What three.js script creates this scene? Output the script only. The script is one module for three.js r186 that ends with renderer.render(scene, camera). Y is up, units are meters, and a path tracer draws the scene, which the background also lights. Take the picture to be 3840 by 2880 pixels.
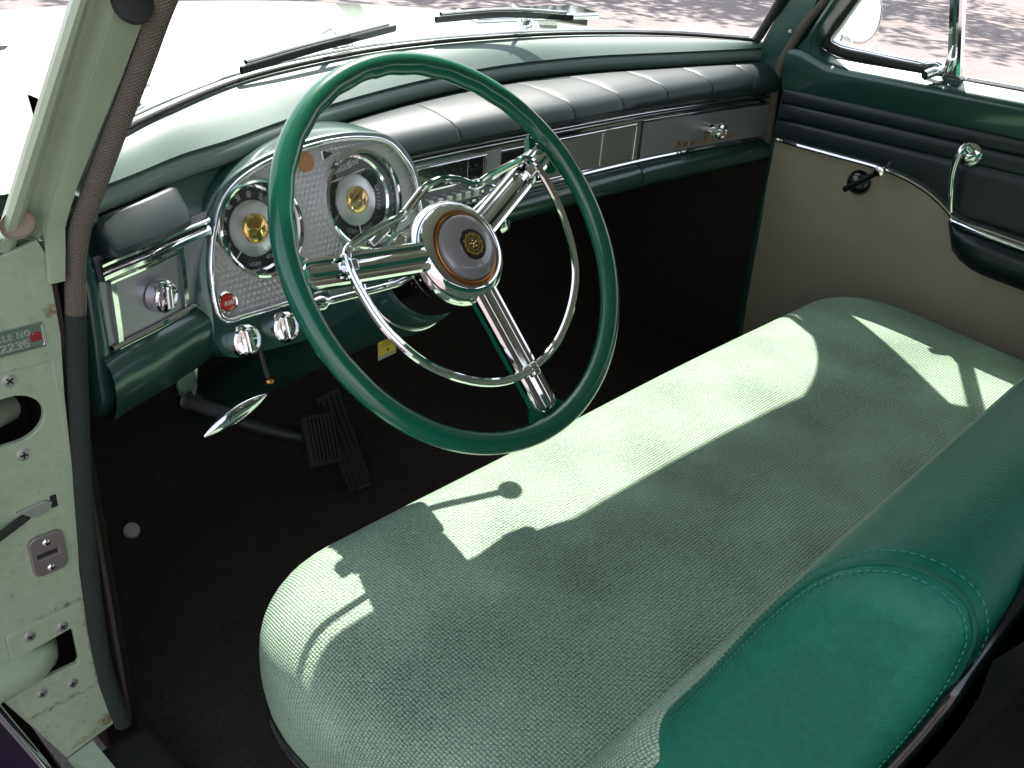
import * as THREE from 'three';
import { RoundedBoxGeometry } from 'three/addons/geometries/RoundedBoxGeometry.js';
import { mergeGeometries, toCreasedNormals as creasedRaw } from 'three/addons/utils/BufferGeometryUtils.js';
import { FontLoader } from 'three/addons/loaders/FontLoader.js';
import { TextGeometry } from 'three/addons/geometries/TextGeometry.js';

// ---------------------------------------------------------------- camera, sky, sun, exposure
const V = (x, y, z) => new THREE.Vector3(x, y, z);
const scene = new THREE.Scene();
const camera = new THREE.PerspectiveCamera(44.24, 4 / 3, 0.02, 400);
{
  const yaw = 0.8434, pitch = 0.4936, roll = 0.0775;
  const f = V(Math.sin(yaw) * Math.cos(pitch), -Math.sin(pitch), -Math.cos(yaw) * Math.cos(pitch));
  const r0 = V(Math.cos(yaw), 0, Math.sin(yaw)), u0 = r0.clone().cross(f);
  const r = r0.clone().multiplyScalar(Math.cos(roll)).addScaledVector(u0, Math.sin(roll));
  const u = u0.clone().multiplyScalar(Math.cos(roll)).addScaledVector(r0, -Math.sin(roll));
  camera.position.set(-1.0579, 1.3539, 0.6216);
  camera.quaternion.setFromRotationMatrix(new THREE.Matrix4().makeBasis(r, u, f.clone().negate()));
}
const SUN = V(0.58, 1, -0.55).normalize();
{
  const w = 512, h = 256, d = new Float32Array(w * h * 4);
  for (let j = 0; j < h; j++) for (let i = 0; i < w; i++) {
    const el = ((j + 0.5) / h - 0.5) * Math.PI, az = ((i + 0.5) / w - 0.5) * 2 * Math.PI;
    const y = Math.sin(el), x = Math.cos(el) * Math.cos(az), z = Math.cos(el) * Math.sin(az);
    const t = Math.pow(Math.max(0, y), 0.45);
    const c = Math.max(0, x * SUN.x + y * SUN.y + z * SUN.z);
    const g = 0.35 * Math.pow(c, 6) + 0.5 * Math.pow(c, 40);
    const o = (j * w + i) * 4;
    if (y >= -0.02) {
      d[o] = 0.68 * (1 - t) + 0.29 * t + g; d[o + 1] = 0.70 * (1 - t) + 0.345 * t + g * 0.97; d[o + 2] = 0.70 * (1 - t) + 0.44 * t + g * 0.9;
    } else { d[o] = 0.16; d[o + 1] = 0.15; d[o + 2] = 0.14; }
    d[o + 3] = 1;
  }
  const tx = new THREE.DataTexture(d, w, h, THREE.RGBAFormat, THREE.FloatType);
  tx.mapping = THREE.EquirectangularReflectionMapping; tx.magFilter = tx.minFilter = THREE.LinearFilter; tx.needsUpdate = true;
  scene.background = tx; scene.environment = tx;
}
const sun = new THREE.DirectionalLight(new THREE.Color(1, 0.955, 0.88), 4.6);
sun.position.copy(SUN).multiplyScalar(30); sun.castShadow = true;
sun.shadow.mapSize.set(4096, 4096);
Object.assign(sun.shadow.camera, { left: -12, right: 18, top: 14, bottom: -14, near: 1, far: 80 });
scene.add(sun, sun.target);
const renderer = new THREE.WebGLRenderer({ antialias: true });
renderer.setSize(1024, 768);
renderer.toneMapping = THREE.LinearToneMapping;
renderer.toneMappingExposure = 3.2;
renderer.shadowMap.enabled = true;

// ---------------------------------------------------------------- helpers
// creases are found on a millimetre scale, since the helper rounds positions to a hundredth
const toCreasedNormals = (g, a) => { g.scale(1000, 1000, 1000); const r = creasedRaw(g, a); r.scale(0.001, 0.001, 0.001); return r; };
let seed = 7;
const rnd = () => { seed = (seed * 1664525 + 1013904223) >>> 0; return seed / 4294967296; };
const taken = {};
const numbered = n => { const k = taken[n] = (taken[n] ?? -1) + 1; return k ? n + '_' + String(k).padStart(3, '0') : n; };
function setUD(o, label, category, group, kind) { if (label) o.userData.label = label; if (category) o.userData.category = category; if (group) o.userData.group = group; if (kind) o.userData.kind = kind; return o; }
function thing(name, label, category, group) { const o = new THREE.Group(); o.name = numbered(name); scene.add(o); return setUD(o, label, category, group); }
function part(name, geo, mat, parent, label) {
  const m = new THREE.Mesh(geo, mat); m.name = name; m.castShadow = m.receiveShadow = true; parent.add(m);
  if (label) m.userData.label = label; return m;
}
function struct(name, geo, mat) { const m = part(name, geo, mat, scene); m.name = numbered(name); m.userData.kind = 'structure'; return m; }
const norm = g => { const o = g.index ? g.toNonIndexed() : g; for (const k of Object.keys(o.attributes)) if (!['position', 'normal', 'uv'].includes(k)) o.deleteAttribute(k); return o; };
const merge = list => mergeGeometries(list.map(norm));
// grid of points rows[i][j]; closeV joins the ends of each row, closeU the first and last row
function grid(rows, { closeU = false, closeV = false, crease = 0.7, uv = null } = {}) {
  const R = rows.map(r => closeV ? [...r, r[0]] : r); if (closeU) R.push(R[0]);
  const m = R.length, n = R[0].length, pos = [], uvs = [], idx = [];
  let U = 0;
  for (let i = 0; i < m; i++) {
    if (i) U += R[i][n >> 1].distanceTo(R[i - 1][n >> 1]);
    let W = 0;
    for (let j = 0; j < n; j++) {
      if (j) W += R[i][j].distanceTo(R[i][j - 1]);
      const p = R[i][j]; pos.push(p.x, p.y, p.z);
      if (uv) { const q = uv(p, i, j); uvs.push(q[0], q[1]); } else uvs.push(U, W);
    }
  }
  for (let i = 0; i < m - 1; i++) for (let j = 0; j < n - 1; j++) { const a = i * n + j, b = a + n; idx.push(a, b, a + 1, b, b + 1, a + 1); }
  const g = new THREE.BufferGeometry();
  g.setAttribute('position', new THREE.Float32BufferAttribute(pos, 3)); g.setAttribute('uv', new THREE.Float32BufferAttribute(uvs, 2)); g.setIndex(idx);
  return toCreasedNormals(g, crease);
}
const lerp = (a, b, t) => a + (b - a) * t;
const smooth = t => { t = Math.min(1, Math.max(0, t)); return t * t * (3 - 2 * t); };
function interp(tab) { // smooth interpolation of a table [[x, v...]]
  return x => {
    let i = 0; while (i < tab.length - 2 && x > tab[i + 1][0]) i++;
    const a = tab[Math.max(0, i - 1)], b = tab[i], c = tab[i + 1], d = tab[Math.min(tab.length - 1, i + 2)];
    const t = Math.min(1, Math.max(0, (x - b[0]) / (c[0] - b[0]))), h = c[0] - b[0];
    const m0 = a === b ? (c[1] - b[1]) / h : (c[1] - a[1]) / (c[0] - a[0]), m1 = d === c ? (c[1] - b[1]) / h : (d[1] - b[1]) / (d[0] - b[0]);
    const t2 = t * t, t3 = t2 * t;
    return (2 * t3 - 3 * t2 + 1) * b[1] + (t3 - 2 * t2 + t) * h * m0 + (-2 * t3 + 3 * t2) * c[1] + (t3 - t2) * h * m1;
  };
}
const range = (a, b, n) => Array.from({ length: n + 1 }, (_, i) => lerp(a, b, i / n));
const crv = (pts, closed = false, tension = 0.5) => new THREE.CatmullRomCurve3(pts.map(p => p.isVector3 ? p : V(...p)), closed, 'centripetal', tension);
function tube(pts, r, { seg = 40, rad = 10, closed = false } = {}) { return new THREE.TubeGeometry(crv(pts, closed), seg, r, rad, closed); }
function taper(pts, rf, seg = 40, rad = 14) { // tube with a radius that changes along it, closed ends
  const c = crv(pts), fr = c.computeFrenetFrames(seg, false), rows = [];
  for (let i = 0; i <= seg; i++) {
    const p = c.getPointAt(i / seg), r = rf(i / seg), row = [];
    for (let j = 0; j < rad; j++) { const a = j / rad * 2 * Math.PI; row.push(p.clone().addScaledVector(fr.normals[i], Math.cos(a) * r).addScaledVector(fr.binormals[i], Math.sin(a) * r)); }
    rows.push(row);
  }
  rows.unshift(rows[0].map(() => c.getPointAt(0))); rows.push(rows[rows.length - 1].map(() => c.getPointAt(1)));
  return grid(rows, { closeV: true, crease: 0.9 });
}
function lathe(prof, seg = 48) { // [r, h] along +z
  const g = new THREE.LatheGeometry(prof.map(p => new THREE.Vector2(Math.max(p[0], 1e-5), p[1])), seg); g.rotateX(Math.PI / 2); return toCreasedNormals(g, 0.6);
}
const rbox = (w, h, d, r = 0.003, s = 2) => new RoundedBoxGeometry(w, h, d, s, Math.min(r, w / 2.01, h / 2.01, d / 2.01));
function rshape(x0, y0, x1, y1, r) {
  const s = new THREE.Shape(); s.moveTo(x0 + r, y0); s.lineTo(x1 - r, y0); s.quadraticCurveTo(x1, y0, x1, y0 + r); s.lineTo(x1, y1 - r); s.quadraticCurveTo(x1, y1, x1 - r, y1);
  s.lineTo(x0 + r, y1); s.quadraticCurveTo(x0, y1, x0, y1 - r); s.lineTo(x0, y0 + r); s.quadraticCurveTo(x0, y0, x0 + r, y0); return s;
}
const extr = (s, depth, bev = 0.001, seg = 10) => new THREE.ExtrudeGeometry(s, { depth, bevelEnabled: bev > 0, bevelThickness: bev, bevelSize: bev, bevelOffset: -bev, bevelSegments: 2, curveSegments: seg });
const at = (g, x, y, z, rx = 0, ry = 0, rz = 0) => { if (rx) g.rotateX(rx); if (ry) g.rotateY(ry); if (rz) g.rotateZ(rz); g.translate(x, y, z); return g; };
const shapeOf = pts => new THREE.Shape(pts.map(p => new THREE.Vector2(p[0], p[1])));
function basis(o, p, e1, e2, n) { o.quaternion.setFromRotationMatrix(new THREE.Matrix4().makeBasis(e1, e2, n)); o.position.copy(p); return o; }
function box3(x0, y0, z0, x1, y1, z1, r = 0.004) { return at(rbox(x1 - x0, y1 - y0, z1 - z0, r), (x0 + x1) / 2, (y0 + y1) / 2, (z0 + z1) / 2); }
function slab(pts, t) { // polygon of points (roughly planar fan) thickened by t along its normal
  const n = pts[1].clone().sub(pts[0]).cross(pts[2].clone().sub(pts[0])).normalize().multiplyScalar(t), c = pts.map(p => p.clone().add(n)), pos = [];
  const tri = (a, b, d) => pos.push(a.x, a.y, a.z, b.x, b.y, b.z, d.x, d.y, d.z);
  for (let i = 1; i < pts.length - 1; i++) { tri(pts[0], pts[i + 1], pts[i]); tri(c[0], c[i], c[i + 1]); }
  for (let i = 0; i < pts.length; i++) { const k = (i + 1) % pts.length; tri(pts[i], pts[k], c[i]); tri(pts[k], c[k], c[i]); }
  const g = new THREE.BufferGeometry(); g.setAttribute('position', new THREE.Float32BufferAttribute(pos, 3));
  g.setAttribute('uv', new THREE.Float32BufferAttribute(pos.length / 3 * 2 ? Array.from({ length: pos.length / 3 }, (_, i) => [pos[i * 3] + pos[i * 3 + 2], pos[i * 3 + 1]]).flat() : [], 2)); g.computeVertexNormals(); return g;
}

// ---------------------------------------------------------------- textures
function noiseGrid(n) { const a = new Float32Array(n * n); for (let i = 0; i < n * n; i++) a[i] = rnd(); return a; }
function tileNoise(size, cells, oct = 3) { // tiling value noise 0..1
  const out = new Float32Array(size * size); let amp = 1, tot = 0;
  for (let o = 0; o < oct; o++) {
    const n = cells << o, gr = noiseGrid(n);
    for (let y = 0; y < size; y++) for (let x = 0; x < size; x++) {
      const fx = x / size * n, fy = y / size * n, x0 = Math.floor(fx), y0 = Math.floor(fy), tx = smooth(fx - x0), ty = smooth(fy - y0);
      const g = (a, b) => gr[((b % n) * n) + (a % n)];
      out[y * size + x] += amp * lerp(lerp(g(x0, y0), g(x0 + 1, y0), tx), lerp(g(x0, y0 + 1), g(x0 + 1, y0 + 1), tx), ty);
    }
    tot += amp; amp *= 0.5;
  }
  for (let i = 0; i < out.length; i++) out[i] /= tot; return out;
}
function dtex(size, fn, { srgb = false, rep = [1, 1] } = {}) {
  const d = new Uint8Array(size * size * 4);
  for (let y = 0; y < size; y++) for (let x = 0; x < size; x++) { const c = fn(x, y), o = (y * size + x) * 4; for (let k = 0; k < 3; k++) d[o + k] = Math.max(0, Math.min(255, (c.length ? c[k] : c) * 255)); d[o + 3] = 255; }
  const t = new THREE.DataTexture(d, size, size); t.wrapS = t.wrapT = THREE.RepeatWrapping; t.magFilter = THREE.LinearFilter; t.minFilter = THREE.LinearMipmapLinearFilter; t.generateMipmaps = true;
  if (srgb) t.colorSpace = THREE.SRGBColorSpace; t.repeat.set(...rep); t.needsUpdate = true; return t;
}
const lin2s = c => c <= 0.0031308 ? 12.92 * c : 1.055 * Math.pow(c, 1 / 2.4) - 0.055;
const sc = (c, k) => c.map(v => lin2s(Math.min(1, v * k)));
const std = o => new THREE.MeshStandardMaterial(o), phys = o => new THREE.MeshPhysicalMaterial(o);
const C = (r, g, b) => new THREE.Color().setRGB(r, g, b);

// pile fabric: ribbed basket weave, 3.6 mm threads, worn patches of nap
const FAB = [0.325, 0.44, 0.325];
const weaveH = (x, y) => { // 16 px a thread
  const cx = Math.floor(x / 16), cy = Math.floor(y / 16), fx = (x % 16) / 16 - 0.5, fy = (y % 16) / 16 - 0.5;
  const over = (cx + cy) & 1, a = Math.cos(fx * Math.PI), b = Math.cos(fy * Math.PI);
  return over ? a * (0.55 + 0.45 * b) : b * (0.55 + 0.45 * a);
};
const fabN = tileNoise(1024, 3, 5), fabF = tileNoise(1024, 256, 1);
const TILE = 64 * 0.0039;
const fabricMap = dtex(1024, (x, y) => { const h = weaveH(x, y), i = y * 1024 + x; return sc(FAB, 0.42 + 0.66 * h + 0.55 * (fabF[i] - 0.5) + 0.55 * (fabN[i] - 0.5)); }, { srgb: true, rep: [1 / TILE, 1 / TILE] });
const fabricBump = dtex(1024, (x, y) => 0.15 + 0.75 * weaveH(x, y) + 0.1 * fabF[y * 1024 + x], { rep: [1 / TILE, 1 / TILE] });
const grainN = tileNoise(512, 64, 3), broadN = tileNoise(512, 4, 4);
const grainBump = dtex(512, (x, y) => { const v = grainN[y * 512 + x]; return 0.3 + 0.7 * Math.abs(v - 0.5) * 2; }, { rep: [8, 8] });
const carpetMap = dtex(512, (x, y) => sc([0.040, 0.029, 0.024], 0.45 + 1.1 * grainN[y * 512 + x] * (0.6 + 0.8 * broadN[y * 512 + x])), { srgb: true, rep: [5, 5] });
const carpetBump = dtex(512, (x, y) => grainN[y * 512 + x], { rep: [12, 12] });
const asphN = tileNoise(1024, 128, 3), asphB = tileNoise(1024, 6, 5);
const asphMap = dtex(1024, (x, y) => { const i = y * 1024 + x; return sc([0.185, 0.152, 0.148], 0.55 + 0.45 * asphN[i] + 0.5 * asphB[i]); }, { srgb: true, rep: [0.22, 0.22] });
const asphBump = dtex(1024, (x, y) => asphN[y * 1024 + x], { rep: [0.9, 0.9] });
const wearMap = c => dtex(512, (x, y) => { const i = y * 512 + x; return sc(c, 0.86 + 0.22 * broadN[i] + 0.07 * (grainN[i] - 0.5)); }, { srgb: true, rep: [2, 2] });
const brushBump = (() => { const row = Array.from({ length: 512 }, () => rnd()); return dtex(512, (x, y) => 0.6 * row[y] + 0.4 * row[(y * 7 + 3) % 512]); })();
const turnBump = dtex(512, (x, y) => { // engine-turned plate: overlapping swirls
  const s = 64, cx = Math.floor(x / s), cy = Math.floor(y / s), ox = (cy & 1) ? 32 : 0, dx = ((x + ox) % s) - 32, dy = (y % s) - 32, r = Math.hypot(dx, dy);
  return 0.5 + 0.3 * Math.sin(r * 0.75) * (r < 33 ? 1 : 0.3) + 0.25 * (grainN[y * 512 + x] - 0.5);
}, { rep: [18, 18] });
const laceMap = dtex(256, (x, y) => { const d = Math.sin((x + y) / 256 * Math.PI * 16) * Math.sin((x - y) / 256 * Math.PI * 16); return sc([0.21, 0.18, 0.145], 0.35 + 0.85 * d * d + 0.4 * rnd()); }, { srgb: true, rep: [9, 1] });
const laceBump = dtex(256, (x, y) => { const d = Math.sin((x + y) / 256 * Math.PI * 16) * Math.sin((x - y) / 256 * Math.PI * 16); return d * d; }, { rep: [9, 1] });
function canvasTex(w, h, draw) { const c = document.createElement('canvas'); c.width = w; c.height = h; draw(c.getContext('2d'), w, h); const t = new THREE.CanvasTexture(c); t.colorSpace = THREE.SRGBColorSpace; return t; }
const placed = (t, rx, ry, ox, oy) => { t.repeat.set(rx, ry); t.offset.set(ox, oy); return t; };

// ---------------------------------------------------------------- materials
const M = {
  fabric: phys({ map: fabricMap, bumpMap: fabricBump, bumpScale: 0.0016, roughness: 0.95, sheen: 0.5, sheenRoughness: 0.6, sheenColor: C(0.35, 0.5, 0.42), specularIntensity: 0.3 }),
  seatVinyl: phys({ map: dtex(512, (x, y) => { const i = y * 512 + x; return sc([0.0065, 0.122, 0.074], 0.72 + 0.42 * broadN[i] + 0.3 * (grainN[i] - 0.5)); }, { srgb: true, rep: [3, 3] }), roughness: 0.5, bumpMap: grainBump, bumpScale: 0.0003, specularIntensity: 0.6 }),
  paint: phys({ color: C(0.016, 0.058, 0.048), roughness: 0.34, metalness: 0.25, clearcoat: 0.8, clearcoatRoughness: 0.12 }),
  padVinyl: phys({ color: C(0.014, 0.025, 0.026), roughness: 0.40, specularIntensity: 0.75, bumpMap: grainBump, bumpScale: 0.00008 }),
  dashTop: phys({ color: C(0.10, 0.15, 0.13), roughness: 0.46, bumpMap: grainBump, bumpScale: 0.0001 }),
  doorVinyl: phys({ color: C(0.0045, 0.0125, 0.0145), roughness: 0.38, bumpMap: grainBump, bumpScale: 0.00006 }),
  wheel: phys({ color: C(0.004, 0.105, 0.058), roughness: 0.22, clearcoat: 0.5, clearcoatRoughness: 0.08 }),
  chrome: std({ color: C(0.82, 0.82, 0.83), metalness: 1, roughness: 0.05 }),
  chromeSoft: std({ color: C(0.7, 0.7, 0.7), metalness: 1, roughness: 0.16 }),
  gold: std({ color: C(0.72, 0.5, 0.16), metalness: 1, roughness: 0.16 }),
  copper: std({ color: C(0.62, 0.3, 0.12), metalness: 1, roughness: 0.3 }),
  alu: phys({ color: C(0.34, 0.335, 0.37), metalness: 0.7, roughness: 0.42, bumpMap: brushBump, bumpScale: 0.00002, anisotropy: 0.5 }),
  plate: phys({ color: C(0.62, 0.60, 0.60), metalness: 1, roughness: 0.36, bumpMap: turnBump, bumpScale: 0.0009 }),
  silver: std({ color: C(0.66, 0.66, 0.66), metalness: 0.9, roughness: 0.32 }),
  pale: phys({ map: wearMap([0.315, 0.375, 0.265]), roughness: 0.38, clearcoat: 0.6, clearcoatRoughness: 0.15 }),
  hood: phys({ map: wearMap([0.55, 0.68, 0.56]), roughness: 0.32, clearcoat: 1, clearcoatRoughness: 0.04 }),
  beige: phys({ map: wearMap([0.335, 0.29, 0.22]), roughness: 0.6, bumpMap: grainBump, bumpScale: 0.0001 }),
  carpet: std({ map: carpetMap, bumpMap: carpetBump, bumpScale: 0.003, roughness: 1 }),
  black: std({ color: C(0.006, 0.006, 0.006), roughness: 0.8 }),
  rubber: std({ color: C(0.018, 0.018, 0.017), roughness: 0.75 }),
  steelDark: std({ color: C(0.05, 0.05, 0.05), metalness: 0.6, roughness: 0.45 }),
  gloss: phys({ color: C(0.004, 0.008, 0.008), roughness: 0.25, clearcoat: 1, clearcoatRoughness: 0.1 }),
  headliner: std({ color: C(0.42, 0.42, 0.36), roughness: 0.95 }),
  laceDark: std({ color: C(0.018, 0.026, 0.021), bumpMap: laceBump, bumpScale: 0.001, roughness: 0.8 }),
  lace: std({ map: laceMap, bumpMap: laceBump, bumpScale: 0.002, roughness: 0.95 }),
  glass: phys({ color: C(1, 1, 1), transmission: 1, thickness: 0, roughness: 0, ior: 1.5 }),
  lens: phys({ color: C(1, 1, 1), transmission: 1, thickness: 0, roughness: 0, ior: 1.35 }),
  red: phys({ color: C(0.42, 0.012, 0.012), roughness: 0.25, clearcoat: 1 }),
  yellow: std({ color: C(0.62, 0.46, 0.06), roughness: 0.7 }),
  asphalt: std({ map: asphMap, bumpMap: asphBump, bumpScale: 0.004, roughness: 0.92 }),
  striker: std({ color: C(0.30, 0.25, 0.24), metalness: 0.6, roughness: 0.35 }),
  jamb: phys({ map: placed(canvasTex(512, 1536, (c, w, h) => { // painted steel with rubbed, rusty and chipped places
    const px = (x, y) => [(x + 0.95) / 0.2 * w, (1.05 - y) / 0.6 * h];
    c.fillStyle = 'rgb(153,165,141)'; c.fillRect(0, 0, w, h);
    for (let i = 0; i < 5200; i++) { const v = rnd(); c.fillStyle = `rgba(${v < 0.5 ? '120,128,104' : '176,186,162'},${0.05 + 0.09 * rnd()})`; c.beginPath(); c.arc(rnd() * w, rnd() * h, 2 + 16 * rnd() * rnd(), 0, 7); c.fill(); }
    const blot = (x, y, r, col, n, sx = 1, sy = 1) => { for (let i = 0; i < n; i++) { const [a, b] = px(x + (rnd() + rnd() - 1) * r * sx, y + (rnd() + rnd() - 1) * r * sy); c.fillStyle = col + (0.08 + 0.22 * rnd()) + ')'; c.beginPath(); c.arc(a, b, 1 + 5 * rnd(), 0, 7); c.fill(); } };
    blot(-0.786, 0.487, 0.012, 'rgba(92,62,28,', 120); blot(-0.81, 0.475, 0.03, 'rgba(120,104,48,', 130, 1, 0.3); blot(-0.85, 0.50, 0.05, 'rgba(120,112,66,', 90); blot(-0.766, 0.985, 0.012, 'rgba(110,88,58,', 90, 1, 0.5);
    blot(-0.789, 0.60, 0.006, 'rgba(80,64,36,', 90, 0.6, 9); blot(-0.80, 0.665, 0.05, 'rgba(70,70,52,', 60, 1, 0.08); blot(-0.84, 0.545, 0.05, 'rgba(60,56,40,', 90, 1, 0.08);
    for (let i = 0; i < 60; i++) { const [a, b] = px(-0.9 + 0.13 * rnd(), 0.46 + 0.57 * rnd()); c.fillStyle = `rgba(50,46,34,${0.3 + 0.5 * rnd()})`; c.fillRect(a, b, 1 + 2.5 * rnd(), 1 + 6 * rnd() * rnd()); }
    for (let i = 0; i < 26; i++) { const [a, b] = px(-0.9 + 0.13 * rnd(), 0.46 + 0.5 * rnd()); c.strokeStyle = `rgba(205,212,192,${0.15 + 0.3 * rnd()})`; c.lineWidth = 1; c.beginPath(); c.moveTo(a, b); c.lineTo(a + 30 * (rnd() - 0.5), b + 40 * (rnd() - 0.5)); c.stroke(); }
  }), 5, 1 / 0.6, 4.75, -0.75), roughness: 0.42, clearcoat: 0.5, clearcoatRoughness: 0.2 }),
  dimmer: std({ color: C(0.55, 0.52, 0.54), metalness: 0.2, roughness: 0.45 }),
  screw: std({ color: C(0.45, 0.46, 0.42), metalness: 0.7, roughness: 0.4 }),
};

// ---------------------------------------------------------------- ground and trees
{
  const g = new THREE.PlaneGeometry(300, 300, 1, 1); g.rotateX(-Math.PI / 2);
  const uv = g.attributes.uv; for (let i = 0; i < uv.count; i++) uv.setXY(i, uv.getX(i) * 300, uv.getY(i) * 300);
  struct('ground', g, M.asphalt);
  const kg = rbox(14, 0.16, 0.35, 0.03); at(kg, 19.2, 0.08, -6.2, 0, -0.24, 0);
  setUD(part('stone_kerb', kg, std({ color: C(0.42, 0.36, 0.27), roughness: 0.9 }), scene), 'low tan stone kerb at the far edge of the tarmac', 'kerb');
}
function tree(x, z, h, r, label) {
  const t = thing('shade_tree', label, 'tree', 'trees that shade the tarmac');
  t.position.set(x, 0, z);
  const bark = std({ color: C(0.09, 0.07, 0.05), roughness: 0.95 });
  part('trunk', taper([[0, -0.1, 0], [0.1, h * 0.3, 0.05], [0, h * 0.62, 0]], s => 0.22 - 0.1 * s, 12, 9), bark, t);
  const limbs = [];
  for (let k = 0; k < 6; k++) { const a = k * 1.05 + rnd(), q = r * 0.7; limbs.push(taper([[0, h * 0.5, 0], [Math.cos(a) * q * 0.5, h * 0.68, Math.sin(a) * q * 0.5], [Math.cos(a) * q, h * (0.74 + 0.15 * rnd()), Math.sin(a) * q]], s => 0.09 * (1 - 0.7 * s), 8, 6)); }
  part('limbs', merge(limbs), bark, t);
  const pos = [];
  const clumps = Array.from({ length: 46 }, () => { const a = rnd() * 6.283, b = Math.acos(2 * rnd() - 1), q = r * Math.cbrt(rnd()) * 0.92; return V(q * Math.sin(b) * Math.cos(a), h * 0.8 + q * 0.55 * Math.cos(b), q * Math.sin(b) * Math.sin(a)); });
  for (const c of clumps) for (let k = 0; k < 70; k++) {
    const p = c.clone().add(V(rnd() - 0.5, (rnd() - 0.5) * 0.7, rnd() - 0.5).multiplyScalar(1.5)), e = V(rnd() - 0.5, (rnd() - 0.5) * 0.6, rnd() - 0.5).setLength(0.13), f = V(rnd() - 0.5, rnd() - 0.5, rnd() - 0.5).cross(e).setLength(0.07);
    const a = p.clone().add(e), b = p.clone().add(f), d = p.clone().sub(e), q = p.clone().sub(f);
    for (const v of [a, b, d, a, d, q]) pos.push(v.x, v.y, v.z);
  }
  const g = new THREE.BufferGeometry(); g.setAttribute('position', new THREE.Float32BufferAttribute(pos, 3)); g.computeVertexNormals();
  part('crown', g, phys({ color: C(0.05, 0.09, 0.025), roughness: 0.8, side: THREE.DoubleSide }), t).userData.kind = 'stuff';
}
tree(9.5, -13.2, 8.0, 3.6, 'leafy tree ahead of the hood');
tree(17.0, -9.0, 8.5, 4.0, 'leafy tree beyond the far kerb');
tree(13.8, -12.4, 7.5, 3.4, 'leafy tree between the two others');

// ---------------------------------------------------------------- car body
const lipPts = [[-0.72, 1.064, -0.218], [-0.702, 1.066, -0.226], [-0.643, 1.066, -0.255], [-0.575, 1.067, -0.288], [-0.505, 1.067, -0.312], [-0.423, 1.068, -0.345], [-0.325, 1.068, -0.387], [-0.224, 1.069, -0.42], [-0.115, 1.07, -0.449], [-0.001, 1.071, -0.47], [0.115, 1.072, -0.482], [0.225, 1.073, -0.478], [0.329, 1.075, -0.46], [0.431, 1.076, -0.434], [0.535, 1.078, -0.402], [0.643, 1.081, -0.369], [0.7, 1.083, -0.351], [0.722, 1.083, -0.343]];
const basePts = [[-0.735, 1.092, -0.235], [-0.646, 1.098, -0.298], [-0.566, 1.105, -0.344], [-0.416, 1.109, -0.431], [-0.261, 1.112, -0.483], [-0.101, 1.113, -0.519], [0.107, 1.112, -0.532], [0.319, 1.109, -0.521], [0.535, 1.105, -0.46], [0.701, 1.098, -0.366], [0.735, 1.095, -0.345]];
const lipC = crv(lipPts), baseC = crv(basePts);
const baseZ = interp(basePts.map(p => [p[0], p[2]])), baseY = interp(basePts.map(p => [p[0], p[1]]));
const headZ = x => -0.278 + 0.060 * Math.pow(x / 0.68, 2), headY = x => 1.43 - 0.02 * Math.pow(x / 0.6, 2);
const body = thing('saloon_car', 'pale green saloon body with dark green inner pillars around the cabin', 'car');
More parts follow.
